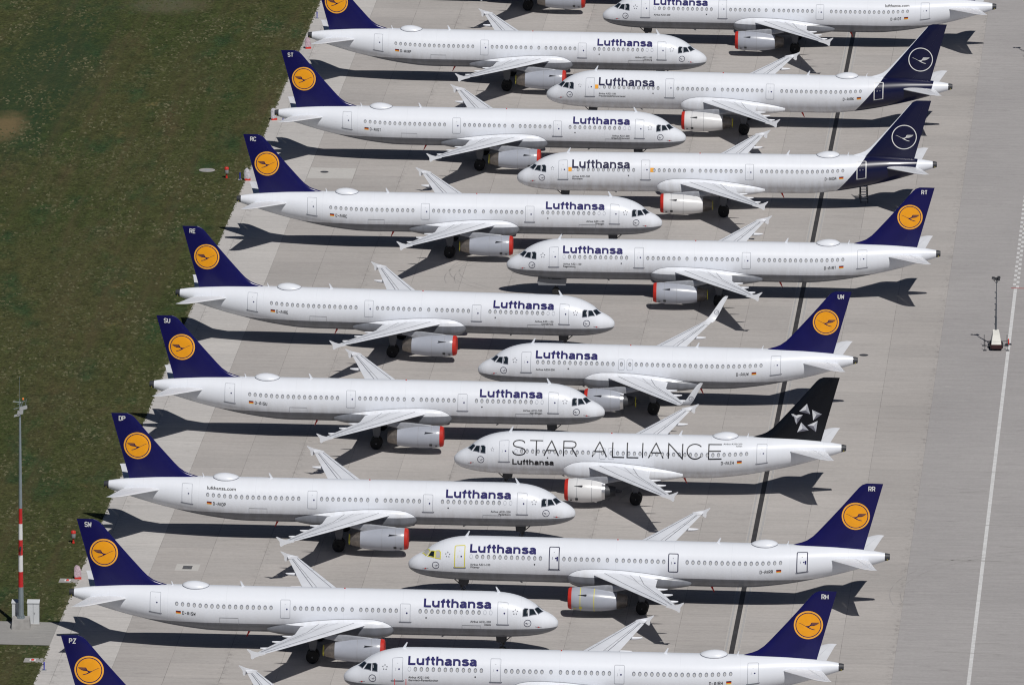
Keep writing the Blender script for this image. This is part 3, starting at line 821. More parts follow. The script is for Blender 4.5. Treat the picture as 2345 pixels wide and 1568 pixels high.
# crane, unit = emblem radius, facing left, centre 0
CRANE = [
 [(-.76,.175),(-.60,.145),(-.42,.06),(-.22,-.05),(-.12,-.07),(.02,-.07),(-.02,-.15),(-.18,-.10),(-.36,.0),(-.52,.085)],
 [(-.22,-.05),(-.12,-.07),(.0,-.06),(.10,-.01),(.16,.07),(.19,.16),(.24,.185),(.22,.10),(.20,.02),(.12,-.09),(.02,-.14),(-.10,-.12)],
 [(.19,.16),(.26,.19),(.78,.185),(.75,.155),(.22,.145)],
 [(.19,.125),(.74,.135),(.70,.10),(.19,.09)],
 [(.18,.075),(.68,.085),(.63,.05),(.18,.035)],
 [(.16,.02),(.60,.035),(.54,.0),(.14,-.02)],
 [(.13,-.035),(.50,-.012),(.42,-.045),(.10,-.075)],
 [(-.20,-.09),(-.06,-.18),(.14,-.28),(.30,-.34),(.46,-.36),(.44,-.32),(.24,-.27),(.10,-.19),(.02,-.12)],
]
def crane(b, mapf, c, r, sd, mi, off):
    s = 1 if sd > 0 else -1
    for k, p in enumerate(CRANE):
        q = [(c[0]+x*r, c[1]+y*r) for x, y in p]
        b.add([mapf(w, off+.003*(k % 3)) for w in q], [tuple(range(len(q)))], mi)
STAR5 = None
def star_logo(b, mapf, c, r, mi=0, off=.014):
    for k in range(5):
        a = R(90+72*k); cx, cy = c[0]+r*.72*math.cos(a), c[1]+r*.72*math.sin(a)
        pts = [(cx+r*.30*math.cos(a+R(20+t)), cy+r*.30*math.sin(a+R(20+t))) for t in (0, 120, 240)]
        m = (cx, cy)
        b.add([mapf(m, off), mapf(pts[1], off), mapf(pts[0], off)], [(0,1,2)], mi)
        b.add([mapf(m, off), mapf(pts[2], off), mapf(pts[1], off)], [(0,1,2)], mi)
        b.add([mapf(m, off), mapf(pts[0], off), mapf(pts[2], off)], [(0,1,2)], mi)
STARPTS = [[(33.74,9.31),(32.99,8.54),(34.04,8.29),(33.6,8.68)], [(34.23,8.72),(34.33,7.67),(35.16,8.28),(34.64,8.22)], [(34.76,7.63),(33.79,7.18),(34.6,6.54),(34.37,7.14)], [(33.2,7.49),(32.82,6.5),(33.92,6.7),(33.33,6.86)], [(32.24,8.27),(33.34,8.2),(32.76,7.28),(32.81,7.88)]]

# ------------------------------------------------------------------ airliner
CACHE = {}
def cm(key, fn):
    if key not in CACHE: CACHE[key] = fn()
    return CACHE[key]
def window_mesh(g, sd, x, a, plug):
    b = MB(); mp = side_map(g, sd, x, a)
    if plug:
        disc(b, mp, (0, 0), .125, .15, 0, .012, 20, 1, 1.36); return b.mesh('passenger_window', [M_SEAL])
    disc(b, mp, (0, 0), 0, .152, 0, .010, 22, 1, 1.34)
    disc(b, mp, (.0, -.035), 0, .098, 1, .016, 18, 1, 1.42)
    return b.mesh('passenger_window', [M_WFR, M_SHADE_GLINT])
def door_mesh(g, sd, x0, x1, a0, a1, style, sill=True):
    b = MB(); mp = lambda p, o: g.P(p[0], p[1], sd, o)
    lw = .045 if style == 'plain' else .085
    r = .09
    path = [((x0+x1)/2, a1), (x1-r, a1), (x1-.3*r, a1-.3*r), (x1, a1-r), (x1, a0+r), (x1-.3*r, a0+.3*r), (x1-r, a0), (x0+r, a0), (x0+.3*r, a0+.3*r), (x0, a0+r), (x0, a1-r), (x0+.3*r, a1-.3*r), (x0+r, a1), ((x0+x1)/2, a1)]
    ribbon_pts(path, lw, mp, b, 0, .012, .12)
    if sill:
        ribbon_pts([(x0-.11, a0+.02), (x0-.04, a0-.05), (x1+.04, a0-.05), (x1+.11, a0+.02)], .085, mp, b, 1, .020, .12)
    d = 1 if sd > 0 else -1
    cx = (x0+x1)/2; wz = a0+(a1-a0)*.49
    disc(b, mp, (cx+.15*(1 if sd > 0 else -1), wz), 0, .075, 2, .013, 16)
    ribbon_pts([(cx-.16, wz-.12), (cx-.16, wz+.12)], .03, mp, b, 0, .013, .12)
    ribbon_pts([(cx-.05, a0+(a1-a0)*.74), (cx+.05, a0+(a1-a0)*.74)], .03, mp, b, 0, .013, .12)
    if style == 'dark' and sill:
        ribbon_pts([(x1-.16, wz-.25), (x1-.16, wz+.15)], .13, mp, b, 2, .016, .12)
    om = {'plain': M_SEAL, 'yellow': M_TAPE, 'dark': M_TXT2, 'white': M_TXTW}[style]
    return b.mesh('cabin_door', [om, M_WFR if style != 'white' else M_TXTG, M_TXT if style != 'white' else M_TXTG])
PANES = {
 'p1': [(2.10,.98),(1.80,1.45),(1.34,1.34),(1.74,.78)],
 'p2': [(2.20,.93),(2.55,.80),(2.53,.40),(1.90,.66)],
 'p3': [(2.66,.79),(2.96,.74),(3.11,.62),(3.11,.27),(2.66,.36)]}
def pane_mesh(g, sd, k, taped):
    b = MB(); pts = [(x, t*RR) for x, t in PANES[k]]
    mp = lambda p, o: g.P(p[0], p[1], sd, o)
    # subdivided fan so that it hugs the nose
    cx = sum(p[0] for p in pts)/len(pts); ca = sum(p[1] for p in pts)/len(pts); n = len(pts); D = []
    for i in range(n):
        p, q = pts[i], pts[(i+1) % n]
        for t in (0, .25, .5, .75): D.append((p[0]+(q[0]-p[0])*t, p[1]+(q[1]-p[1])*t))
    m = len(D)
    vs = [mp((cx, ca), .02)]
    for s in (.33, .66, 1.0): vs += [mp((cx+(p[0]-cx)*s, ca+(p[1]-ca)*s), .02) for p in D]
    fs = [(0, 1+i, 1+(i+1) % m) for i in range(m)]
    for L in range(2): fs += [(1+L*m+i, 1+L*m+(i+1) % m, 1+(L+1)*m+(i+1) % m, 1+(L+1)*m+i) for i in range(m)]
    mi = 1 if (taped and k != 'p2') else 0
    b.add(vs, fs, mi, True)
    ribbon_pts(pts+[pts[0]],   .055 if not taped else .085, mp, b, 2, .026, .2)
    if not taped and k == 'p3':
        ribbon_pts([(2.74, .50*RR), (2.72, .68*RR)], .05, mp, b, 3, .03, .1)  # pale streak painted on the rear pane as a reflection in the glass
    return b.mesh('cockpit_window', [M_GLASS, M_GREYPANE, M_TAPE if taped else M_WFR, M_SHADE_GLINT])
def emblem_fin(g, sd, kind):
    fm = lambda p, o: (22-g.t(p[0]), sd*(fin_half(p[0], p[1])+o), p[1])
    b = MB(); c = (41.28, 8.80)
    if kind == 'yellow':
        disc(b, fm, c, 1.15, 1.29, 0, .016, 48, 1); disc(b, fm, c, 1.07, 1.15, 1, .016, 48, 1); disc(b, fm, c, 0, 1.07, 2, .016, 48, 5)
        crane(b, fm, c, 1.24, sd, 1, .022)
        return b.mesh('tail_emblem', [M_YEL2, M_FINN, M_YEL])
    if kind == 'ring':
        disc(b, fm, (40.95, 7.95), 1.24, 1.33, 0, .016, 56, 1); crane(b, fm, (40.95, 7.95), 1.26, sd, 0, .020)
        return b.mesh('tail_emblem', [M_TXTW])
    if kind == 'star':
        f2 = lambda p, o: (22-p[0], sd*(fin_half(p[0]+6.94, p[1])+o), p[1])
        for A_, B_, C_, D_ in STARPTS:
            for tri, mi in (((A_, B_, D_), 0), ((A_, C_, D_), 1 if False else 0), ((B_, C_, D_), 2)):
                b.add([f2(p, .018) for p in tri], [(0, 1, 2)], mi)
        # facet tones: one light, one mid, one dark per pyramid
        for i in range(5):
            b.m[3*i] = 0; b.m[3*i+1] = 1; b.m[3*i+2] = 2
        return b.mesh('tail_emblem', [M_SILV1, M_SILV2, M_SILV3])
def nose_emblem(g, sd):
    b = MB(); mp = lambda p, o: g.P(p[0], g.az(p[0], p[1]), sd, o)
    c = (2.68, 3.46)
    disc(b, mp, c, .285, .335, 0, .014, 32); crane(b, mp, c, .30, sd, 0, .018)
    return b.mesh('nose_emblem', [M_TXT2])
def nose_star(g, sd, r=.26):
    b = MB(); mp = lambda p, o: g.P(p[0], g.az(p[0], p[1]), sd, o)
    star_logo(b, mp, (3.8, 4.50), r)
    return b.mesh('alliance_emblem', [M_TXTG])
def flag(g, sd):
    b = MB(); x0, x1 = g.t(34.12), g.t(34.58)
    for k, (mi) in enumerate((0, 1, 2)):
        a1 = -.04-k*.095; a0 = a1-.095
        b.add([g.P(x, a, sd, .014) for x, a in ((x0, a0), (x1, a0), (x1, a1), (x0, a1))], [(0, 1, 2, 3)], mi)
    return b.mesh('flag', [M_BLK, M_FRED, M_FGOLD])
def dome(g):
    b = MB(); rings = []; n = 28
    xs = [31.68, 31.78, 31.95, 32.25, 32.6, 32.95, 33.3, 33.65, 33.9, 34.08, 34.16]
    hs = [.02, .09, .18, .28, .36, .40, .39, .34, .25, .15, .03]
    ws = [.12, .38, .56, .72, .79, .81, .79, .70, .53, .36, .12]
    zf = lambda y: 3.83+2.07*math.sqrt(max(0, 1-(y/1.975)**2))
    for x, h, w in zip(xs, hs, ws):
        rings.append([(22-g.t(x), w*math.cos(math.pi*k/n), zf(w*math.cos(math.pi*k/n))-.03+(h+.03)*max(0, math.sin(math.pi*k/n))**.75) for k in range(n+1)])
    b.loft(rings, 0, True, True, True, False)
    for sgn in (1, -1):
        vs = []
        for x, w in zip(xs, ws):
            y = sgn*(w+.035)
            vs += [(22-g.t(x), y, zf(y)+.012), (22-g.t(x), sgn*(w-.01), zf(y)+.075)]
        b.add(vs, [(2*i, 2*i+1, 2*i+3, 2*i+2) for i in range(len(xs)-1)], 1)
    return b.mesh('antenna_dome', [M_WHITE, M_WFR])
def blade(x, z0, h, lean, chord, tip=.35):
    """blade aerial; x is a mesh station"""
    b = MB(); X = 22-x
    s = 1 if h > 0 else -1
    p0 = [(X+chord/2, z0-s*.05), (X-chord/2, z0-s*.05), (X-chord/2-lean, z0+h), (X-chord/2-lean+chord*tip, z0+h)]
    b.prism(p0, -.025, .025)
    return b
def cargo_line(g, sd, x0, x1, a):
    b = MB(); ribbon_pts([(x0, a), (x1, a)], .045, lambda p, o: g.P(p[0], p[1], sd, o), b, 0, .012)
    ribbon_pts([(x0, a), (x0, a-.75)], .02, lambda p, o: g.P(p[0], p[1], sd, o), b, 0, .012)
    ribbon_pts([(x1, a), (x1, a-.75)], .02, lambda p, o: g.P(p[0], p[1], sd, o), b, 0, .012)
    return b.mesh('cargo_door', [M_LINEF])

def fin_code(g, sd, txt):
    b = MB(); cap = .40; d = 1 if sd > 0 else -1
    x0 = 42.72-d*caps_len(txt, cap, .56, .26)/2
    mp = lambda p, o: (22-g.t(x0+d*p[0]), sd*(fin_half(x0+d*p[0], 11.2+p[1])+o), 11.2+p[1])
    caps_word(txt, cap, mp, .20, .56, .26, 0, b, .018)
    return b.mesh('tail_code', [M_TXTW])

def build_airliner(spec):
    code = spec['code']; sd = spec['side']; short = spec.get('short', False); g = Geo(short); K = (short, sd)
    lv = spec.get('livery', 'grey')
    hull = {'grey': M_GREY, 'white': M_WHITE, 'blue': M_BLUE}[lv]
    nac = M_NACW if spec.get('white_engine') else M_NAC
    root = empty('airliner', (spec['x'], spec['y'], 0), spec['yaw']+(math.pi if sd > 0 else 0), label=spec['label'], category='airplane', group='airliners parked on the apron')
    def part(name, key, fn, parent=root, **kw):
        return link(name, cm(key, fn), parent, **kw)
    part('fuselage', ('fus', short, lv), lambda: fuselage(g).mesh('fuselage', [hull]))
    part('belly_fairing', ('fair', short, lv), lambda: fairing(g).mesh('belly_fairing', [hull]))
    def fairline():
        b = MB(); pts = []
        for x in np.arange(14.95, 26.2, .35):
            W_, T_, B_ = [float(np.interp(x, [q[0] for q in FST], [q[j] for q in FST])) for j in (1, 2, 3)]
            c_, h_ = (T_+B_)/2, (T_-B_)/2
            z = T_-.01
            while z > c_:
                yf = W_*max(0, 1-abs((z-c_)/h_)**2.8)**(1/2.8); yb = 1.975*math.sqrt(max(0, 1-((z-3.83)/2.07)**2))
                if yf > yb: break
                z -= .01
            pts.append((g.w(x), z))
        vs = []
        for x, z in pts:
            for dz in (.022, -.022):
                zz = z+dz; yb = 1.975*math.sqrt(max(0, 1-((zz-3.83)/2.07)**2))+.035
                vs.append((22-x, sd*yb, zz+.01))
        b.add(vs, [(2*i, 2*i+1, 2*i+3, 2*i+2) for i in range(len(pts)-1)])
        return b.mesh('fairing_seam', [M_LINEF])
    part('fairing_seam', ('seam', short, sd), fairline)
    # wings
    sharks = spec.get('sharklets', False)
    wm = M_WING
    for s in (sd, -sd):
        tag = 'near' if s == sd else 'far'
        w = part('wing', ('wing', short, s), lambda: wing_seg(g, s, 1.5, 16.25, .0, .7175, 14).mesh('wing', [wm]))
        part('flap', ('flap1', short, s), lambda: wing_seg(g, s, 2.2, 6.38, .718, 1.0, 4).mesh('flap', [wm]), w)
        part('flap', ('flap2', short, s), lambda: wing_seg(g, s, 6.42, 13.28, .718, 1.0, 6).mesh('flap', [wm]), w)
        part('aileron', ('ail', short, s), lambda: wing_seg(g, s, 13.32, 16.1, .718, 1.0, 3).mesh('aileron', [M_WINGW]), w)
        part('panel_seams', ('wl', short, s), lambda: wing_lines(g, s).mesh('panel_seams', [M_LINE, M_LINEF]), w)
        part('wing_tip', ('tip', short, s), lambda: tipcap(g, s).mesh('wing_tip', [M_WINGW]), w)
        for i, (y, xe) in enumerate(FTF):
            part('flap_track_fairing', ('ftf', short, s, i), lambda: flap_fairing(g, s, y, xe).mesh('flap_track_fairing', [wm]), w)
        if sharks:
            part('sharklet', ('shk', s), lambda: sharklet(g, s).mesh('sharklet', [M_WINGW]), w)
            def shem():
                b = MB(); inn = -1 if s == sd else 1
                face = 1 if s == sd else -1
                mp = lambda p, o: (22-(22.36+p[0]), s*(17.80+p[1]*.17+face*(.06+o)), 5.15+p[1])
                disc(b, mp, (0, 0), .20, .235, 0, .01, 24); crane(b, mp, (0, 0), .21, sd, 0, .012)
                return b.mesh('winglet_emblem', [M_TXT2])
            part('winglet_emblem', ('shem', s, sd), shem, w)
        else:
            part('wingtip_fence', ('fence', short, s), lambda: fence(g, s).mesh('wingtip_fence', [M_WINGW]), w)
        # engines
        e = part('engine', ('nac', short, s, nac.name), lambda: nacelle(g, s, short).mesh('engine', [nac]))
        part('intake_cover', ('cov', short, s), lambda: intake_cover(g, s, short).mesh('intake_cover', [M_RED]), e)
        part('exhaust_nozzle', ('noz', short, s), lambda: nozzle(g, s, short).mesh('exhaust_nozzle', [M_NOZ if not short else M_CHROME, M_NOZ if not short else M_DARK]), e)
        part('pylon', ('pyl', short, s), lambda: pylon(g, s).mesh('pylon', [M_PYL]), e)
        for q in (0, 1): part('strake', ('strk', short, s, q), lambda: strake(g, s, short, q).mesh('strake', [M_DARK]), e)
        tp = spec.get('taped', False)
        part('cowl_seams', ('cl', short, s, sd, tp), lambda: nac_lines(g, s, sd, short, .032 if tp else .018).mesh('cowl_seams', [M_TAPE if tp else M_LINEF, M_TAPE if tp else M_DARK]), e)
        if spec.get('strap') and s == sd:
            def strap():
                b = MB(); X = 20.80 if not short else 20.3
                ring_at(b, 22-g.w(X), 22-g.w(X+.06), .50, .50, s*5.75, 1.64); return b.mesh('nozzle_strap', [M_TAPE])
            part('nozzle_strap', ('strap', short, s), strap, e)
        # main gear
        mg = part('main_landing_gear', ('mg', short, s), lambda: main_leg(g, s).mesh('main_landing_gear', [M_STRUT]))
        part('gear_door', ('mgd', short, s), lambda: main_door(g, s).mesh('gear_door', [M_GDOOR]), mg)
        for dy in (-.46, .46):
            part('wheel', ('mw', short, s, dy), lambda: wheel(.59, .42, (22-g.w(21.97), s*3.8+dy, .59)).mesh('wheel', [M_TYRE, M_HUB]), mg)
    op = spec.get('open_gear', False)
    ng = part('nose_landing_gear', 'ng', lambda: nose_leg().mesh('nose_landing_gear', [M_DARK]))
    for s in (1, -1):
        part('gear_door', ('ngd', s), lambda: nose_door(s, 'leg').mesh('gear_door', [M_DARK]), ng)
        if op: part('gear_door', ('ngo', s), lambda: nose_door(s, 'bay').mesh('gear_door', [M_STRUT]), ng)
    for dy in (-.25, .25):
        part('wheel', ('nw', dy), lambda: wheel(.38, .22, (22-5.07, dy, .38)).mesh('wheel', [M_TYRE, M_TXTW]), ng)
    # tail
    fmat = {'yellow': M_FINN, 'ring': M_BLUE, 'star': M_FINB}[spec['tail']]
    fin = part('tail_fin', ('fin', short, fmat.name), lambda: fin_mesh(g, 0, .7015).mesh('tail_fin', [fmat]))
    part('rudder', ('rud', short, fmat.name), lambda: fin_mesh(g, .7025, 1.0, 5.45).mesh('rudder', [fmat]), fin)
    part('tail_emblem', ('emb', short, sd, spec['tail']), lambda: emblem_fin(g, sd, spec['tail']), fin)
    if spec['tail'] == 'yellow' and code:
        part('tail_code', ('code', short, sd, code), lambda: fin_code(g, sd, code), fin)
    for s in (1, -1):
        t = part('tailplane', ('stab', short, s), lambda: stab(g, s, 0, .66).mesh('tailplane', [M_WINGW]))
        part('elevator', ('elev', short, s), lambda: stab(g, s, .672, 1).mesh('elevator', [M_WINGW]), t)
    def apu():
        b = MB(); ap = [(43.98,.36,4.95),(44.2,.33,4.97),(44.45,.26,4.99)]
        b.loft([[(22-g.t(x), r*math.cos(a), z+r*1.03*math.sin(a)) for a in [2*math.pi*k/24 for k in range(24)]] for x, r, z in ap])
        b.loft([[(22-g.t(x), .338*math.cos(a), 4.96+.338*math.sin(a)) for a in [R(200+140*k/10) for k in range(11)]] for x in (44.20, 44.27)], 1, True, False, False, False)
        return b.mesh('tail_cone_exhaust', [M_DARK, M_TAPE])
    part('tail_cone_exhaust', ('apu', short), apu)
    # aerials
    part('antenna', ('a1', 0), lambda: blade(5.35, 5.86, .52, .20, .30).mesh('antenna', [M_WHITE]))
    part('antenna', ('a2', short), lambda: blade(28.6 if not short else 21.6, 5.9, .46, .16, .28).mesh('antenna', [M_WHITE]))
    part('antenna', ('a3', short), lambda: blade(g.t(35.0), 5.9, .34, .10, .14).mesh('antenna', [M_WHITE]))
    part('antenna', ('a4', short), lambda: blade(g.t(28.0) if not short else 22.0, 1.80, -.62, .22, .26, .25).mesh('antenna', [M_RED]), label='red aerial under the belly')
    part('antenna', 'a5', lambda: blade(10.3, 1.78, -.20, .18, .28, .5).mesh('antenna', [M_STRUT]))
    if not spec.get('nodome'):
        part('antenna_dome', ('dome', short), lambda: dome(g))
    def beacon():
        b = MB(); b.lathe([(-.05,.08),(.04,.07),(.07,.04),(.08,.01)], 'Z', (22-(19.38 if not short else 15.1), 0, 5.9), 14); return b.mesh('beacon', [M_RED])
    part('beacon', ('bcn', short), beacon)
    # doors
    dark = spec.get('taped', False)
    s1 = 'yellow' if dark else 'plain'; s2 = 'dark' if dark else 'plain'; s4 = 'white' if spec['tail'] == 'ring' else s2
    part('cabin_door', ('d1', short, sd, s1), lambda: door_mesh(g, sd, 4.46, 5.38, -.42, 1.70, s1), **({'label': 'door outlined in yellow tape'} if dark else {}))
    if not short:
        a1 = 1.74 if sd > 0 else 1.25; x0 = 13.2 if sd > 0 else 13.3
        part('cabin_door', ('d2', sd, s2), lambda: door_mesh(g, sd, x0, x0+.9, -.38, a1, s2))
        part('cabin_door', ('d3', sd, s2), lambda: door_mesh(g, sd, 24.2, 25.07, -.30, 1.37, s2, False))
    part('cabin_door', ('d4', short, sd, s4), lambda: door_mesh(g, sd, g.t(36.0), g.t(36.95), -.58, 1.72, s4))
    if sd < 0:
        part('cargo_door', ('cg1', short), lambda: cargo_line(g, sd, 6.9, 8.6, -.60))
        if not short: part('cargo_door', ('cg2', short), lambda: cargo_line(g, sd, 28.9, 30.6, -.40))
    # windows
    wl = []
    np_ = 1 if sd > 0 else 2
    if not short:
        wl += [(5.99+.5335*k, k < np_) for k in range(13)] + [(14.56+.535*k, False) for k in range(7)] + [(18.57, False), (19.42, False)] + [(20.03+.533*k, False) for k in range(8)] + [(25.92+.5365*k, False) for k in range(17)]
    else:
        wl += [(6.07+.5325*k, (k == 0 and spec['tail'] == 'star')) for k in range(15)] + [(14.34, False), (15.17, False)] + [(15.79+.535*k, False) for k in range(24)]
        wl = [w for w in wl if w[0] < 28.3]
    for i, (x, pl) in enumerate(wl):
        a = .62 if x < (28 if not short else 21) else .62+.02*(x-(28 if not short else 21))/6
        part('passenger_window', ('win', short, sd, i, pl), lambda: window_mesh(g, sd, x, a, pl))
    if short:
        for x in (14.34, 15.17):
            def ex():
                b = MB(); mp = lambda p, o: g.P(p[0], p[1], sd, o); w, a0, a1, r = .29, .03, 1.10, .14
                ribbon_pts([(x, a1), (x+w-r, a1), (x+w-.3*r, a1-.3*r), (x+w, a1-r), (x+w, a0+r), (x+w-.3*r, a0+.3*r), (x+w-r, a0), (x-w+r, a0), (x-w+.3*r, a0+.3*r), (x-w, a0+r), (x-w, a1-r), (x-w+.3*r, a1-.3*r), (x-w+r, a1), (x, a1)], .035, mp, b, 0, .009, .12)
                return b.mesh('overwing_exit', [M_SEAL])
            part('overwing_exit', ('ex', sd, x), ex)
    for s in (sd, -sd):
        for k in ('p1', 'p2', 'p3'):
            part('cockpit_window', ('pane', s, k, dark), lambda: pane_mesh(g, s, k, dark))
    # markings
    if spec['tail'] == 'star':
        def star_word(second):
            b = MB(); cap = 1.45; a0 = .24; sx = 1
            defs = []
            def put(x0, w, paths): defs.extend([[(x0+q[0]*w, q[1]*cap) for q in p] for p in paths])
            S_ = [[(.93,.80),(.86,.91),(.72,.98),(.5,1.0),(.28,.97),(.12,.88),(.06,.74),(.12,.61),(.28,.54),(.5,.50),(.72,.46),(.90,.38),(.98,.24),(.92,.11),(.76,.03),(.5,0),(.26,.03),(.10,.11),(.02,.25)]]
            A_ = [[(0,0),(.5,1),(1,0)], [(.17,.34),(.83,.34)]]
            R_ = [[(0,0),(0,1),(.62,1),(.82,.96),(.92,.84),(.92,.70),(.82,.58),(.62,.54),(0,.54)], [(.62,.54),(1,0)]]
            C_ = [[(p[0], p[1]) for p in arc(.5,.5,.5,.5,38,322,20)]]
            if not second: put(5.72,1.26,S_); put(7.38,1.25,[[(0,1),(1,1)],[(.5,1),(.5,0)]]); put(8.76,1.38,A_); put(10.62,1.26,R_)
            if second: put(13.36,1.38,A_); put(15.30,1.12,[[(0,1),(0,0),(1,0)]]); put(16.70,1.08,[[(0,1),(0,0),(1,0)]])
            if second: put(18.17,1,[[(0,0),(0,1)]]); put(18.74,1.40,A_); put(20.64,1.34,[[(0,0),(0,1),(1,0),(1,1)]]); put(22.42,1.50,C_); put(24.48,1.24,[[(1,1),(0,1),(0,0),(1,0)],[(0,.52),(.94,.52)]])
            ox = 5.72
            defs = [[(q[0]-ox, q[1]) for q in p] for p in defs]
            stroke_word(b, defs, side_map(g, sd, ox, a0), 0, .012, .115)
            return b.mesh('alliance_lettering', [M_TXTK])
        for q in (False, True): part('alliance_lettering', ('starword', q), lambda: star_word(q))
        part('airline_lettering', ('lw2', sd), lambda: airline_word(g, sd, 5.73, -.70, .56, 4.02).mesh('airline_lettering', [M_TXTK]))
        part('type_lettering', ('ty', code), lambda: font_word(spec['small'], .26, side_map(g, sd, 27.65, 1.66), 1.0, True).mesh('type_lettering', [M_TXTK]))
    else:
        ring = spec['tail'] == 'ring'
        if ring: a = lambda: airline_word(g, sd, 5.88, .76, .96, 6.2, .86).mesh('airline_lettering', [M_TXT2])
        else:
            a = lambda: airline_word(g, sd, 5.86 if sd > 0 else 12.08, .98, .86, 6.2).mesh('airline_lettering', [M_TXT])
        part('airline_lettering', ('lw', short, sd, ring, lv == 'x'), a)
        if spec.get('small'):
            if sd > 0: f = lambda: font_word(spec['small'], .27, side_map(g, sd, 5.9, -.19), .95)
            else: f = lambda: font_word(spec['small'], .27, side_map(g, sd, 5.98, -.30), .95, True)
            part('type_lettering', ('ty', code), lambda: f().mesh('type_lettering', [M_TXTK]))
    if spec.get('web'):
        part('web_lettering', ('web', sd), lambda: font_word(['lufthansa.com'], .50, side_map(g, sd, 31.95 if sd > 0 else 34.6, 1.20), 1, False, .02).mesh('web_lettering', [M_TXTK]))
    if code:
        reg = 'D-AI'+code; L = 1.30
        if sd > 0: x0 = g.t(32.63)
        else: x0 = g.t(33.97)
        part('registration_lettering', ('reg', code), lambda: caps_word(reg, .29, side_map(g, sd, x0, -.34), .16, .47, .29).mesh('registration_lettering', [M_TXTK]))
        part('flag', ('flag', short, sd), lambda: flag(g, sd))
    part('nose_emblem', ('ne', sd), lambda: nose_emblem(g, sd))
    part('alliance_emblem', ('ns', sd, spec['tail'] == 'yellow'), lambda: nose_star(g, sd, .27 if spec['tail'] == 'yellow' else .19))
    def probe():
        b = MB(); mp = lambda p, o: g.P(p[0], p[1], sd, o); a = g.az(1.7, 3.05)
        ribbon_pts([(1.42, a), (2.0, a)], .05, mp, b, 0, .02); disc(b, mp, (1.7, a+.02), 0, .09, 1, .024, 14)
        return b.mesh('pitot_probe', [M_TXTG, M_ORANGE if False else M_FRED])
    part('pitot_probe', ('pp', sd), probe)
    def dot():
        b = MB(); disc(b, lambda p, o: g.P(p[0], p[1], sd, o), (11.85 if not short else 9.1, .04), 0, .07, 0, .012, 12); return b.mesh('pressure_port', [M_TXTK])
    part('pressure_port', ('dot', short, sd), dot)
    for x in spec.get('stickers', []):
        def stk():
            b = MB(); vs = [g.P(px, pa, sd, .02) for px, pa in ((x, .42), (x+.36, .42), (x+.36, .86), (x, .86))]
            b.add(vs, [(0, 1, 2, 3)]); return b.mesh('door_sticker', [M_ORANGE])
        part('door_sticker', ('stk', x, sd), stk)
    return root

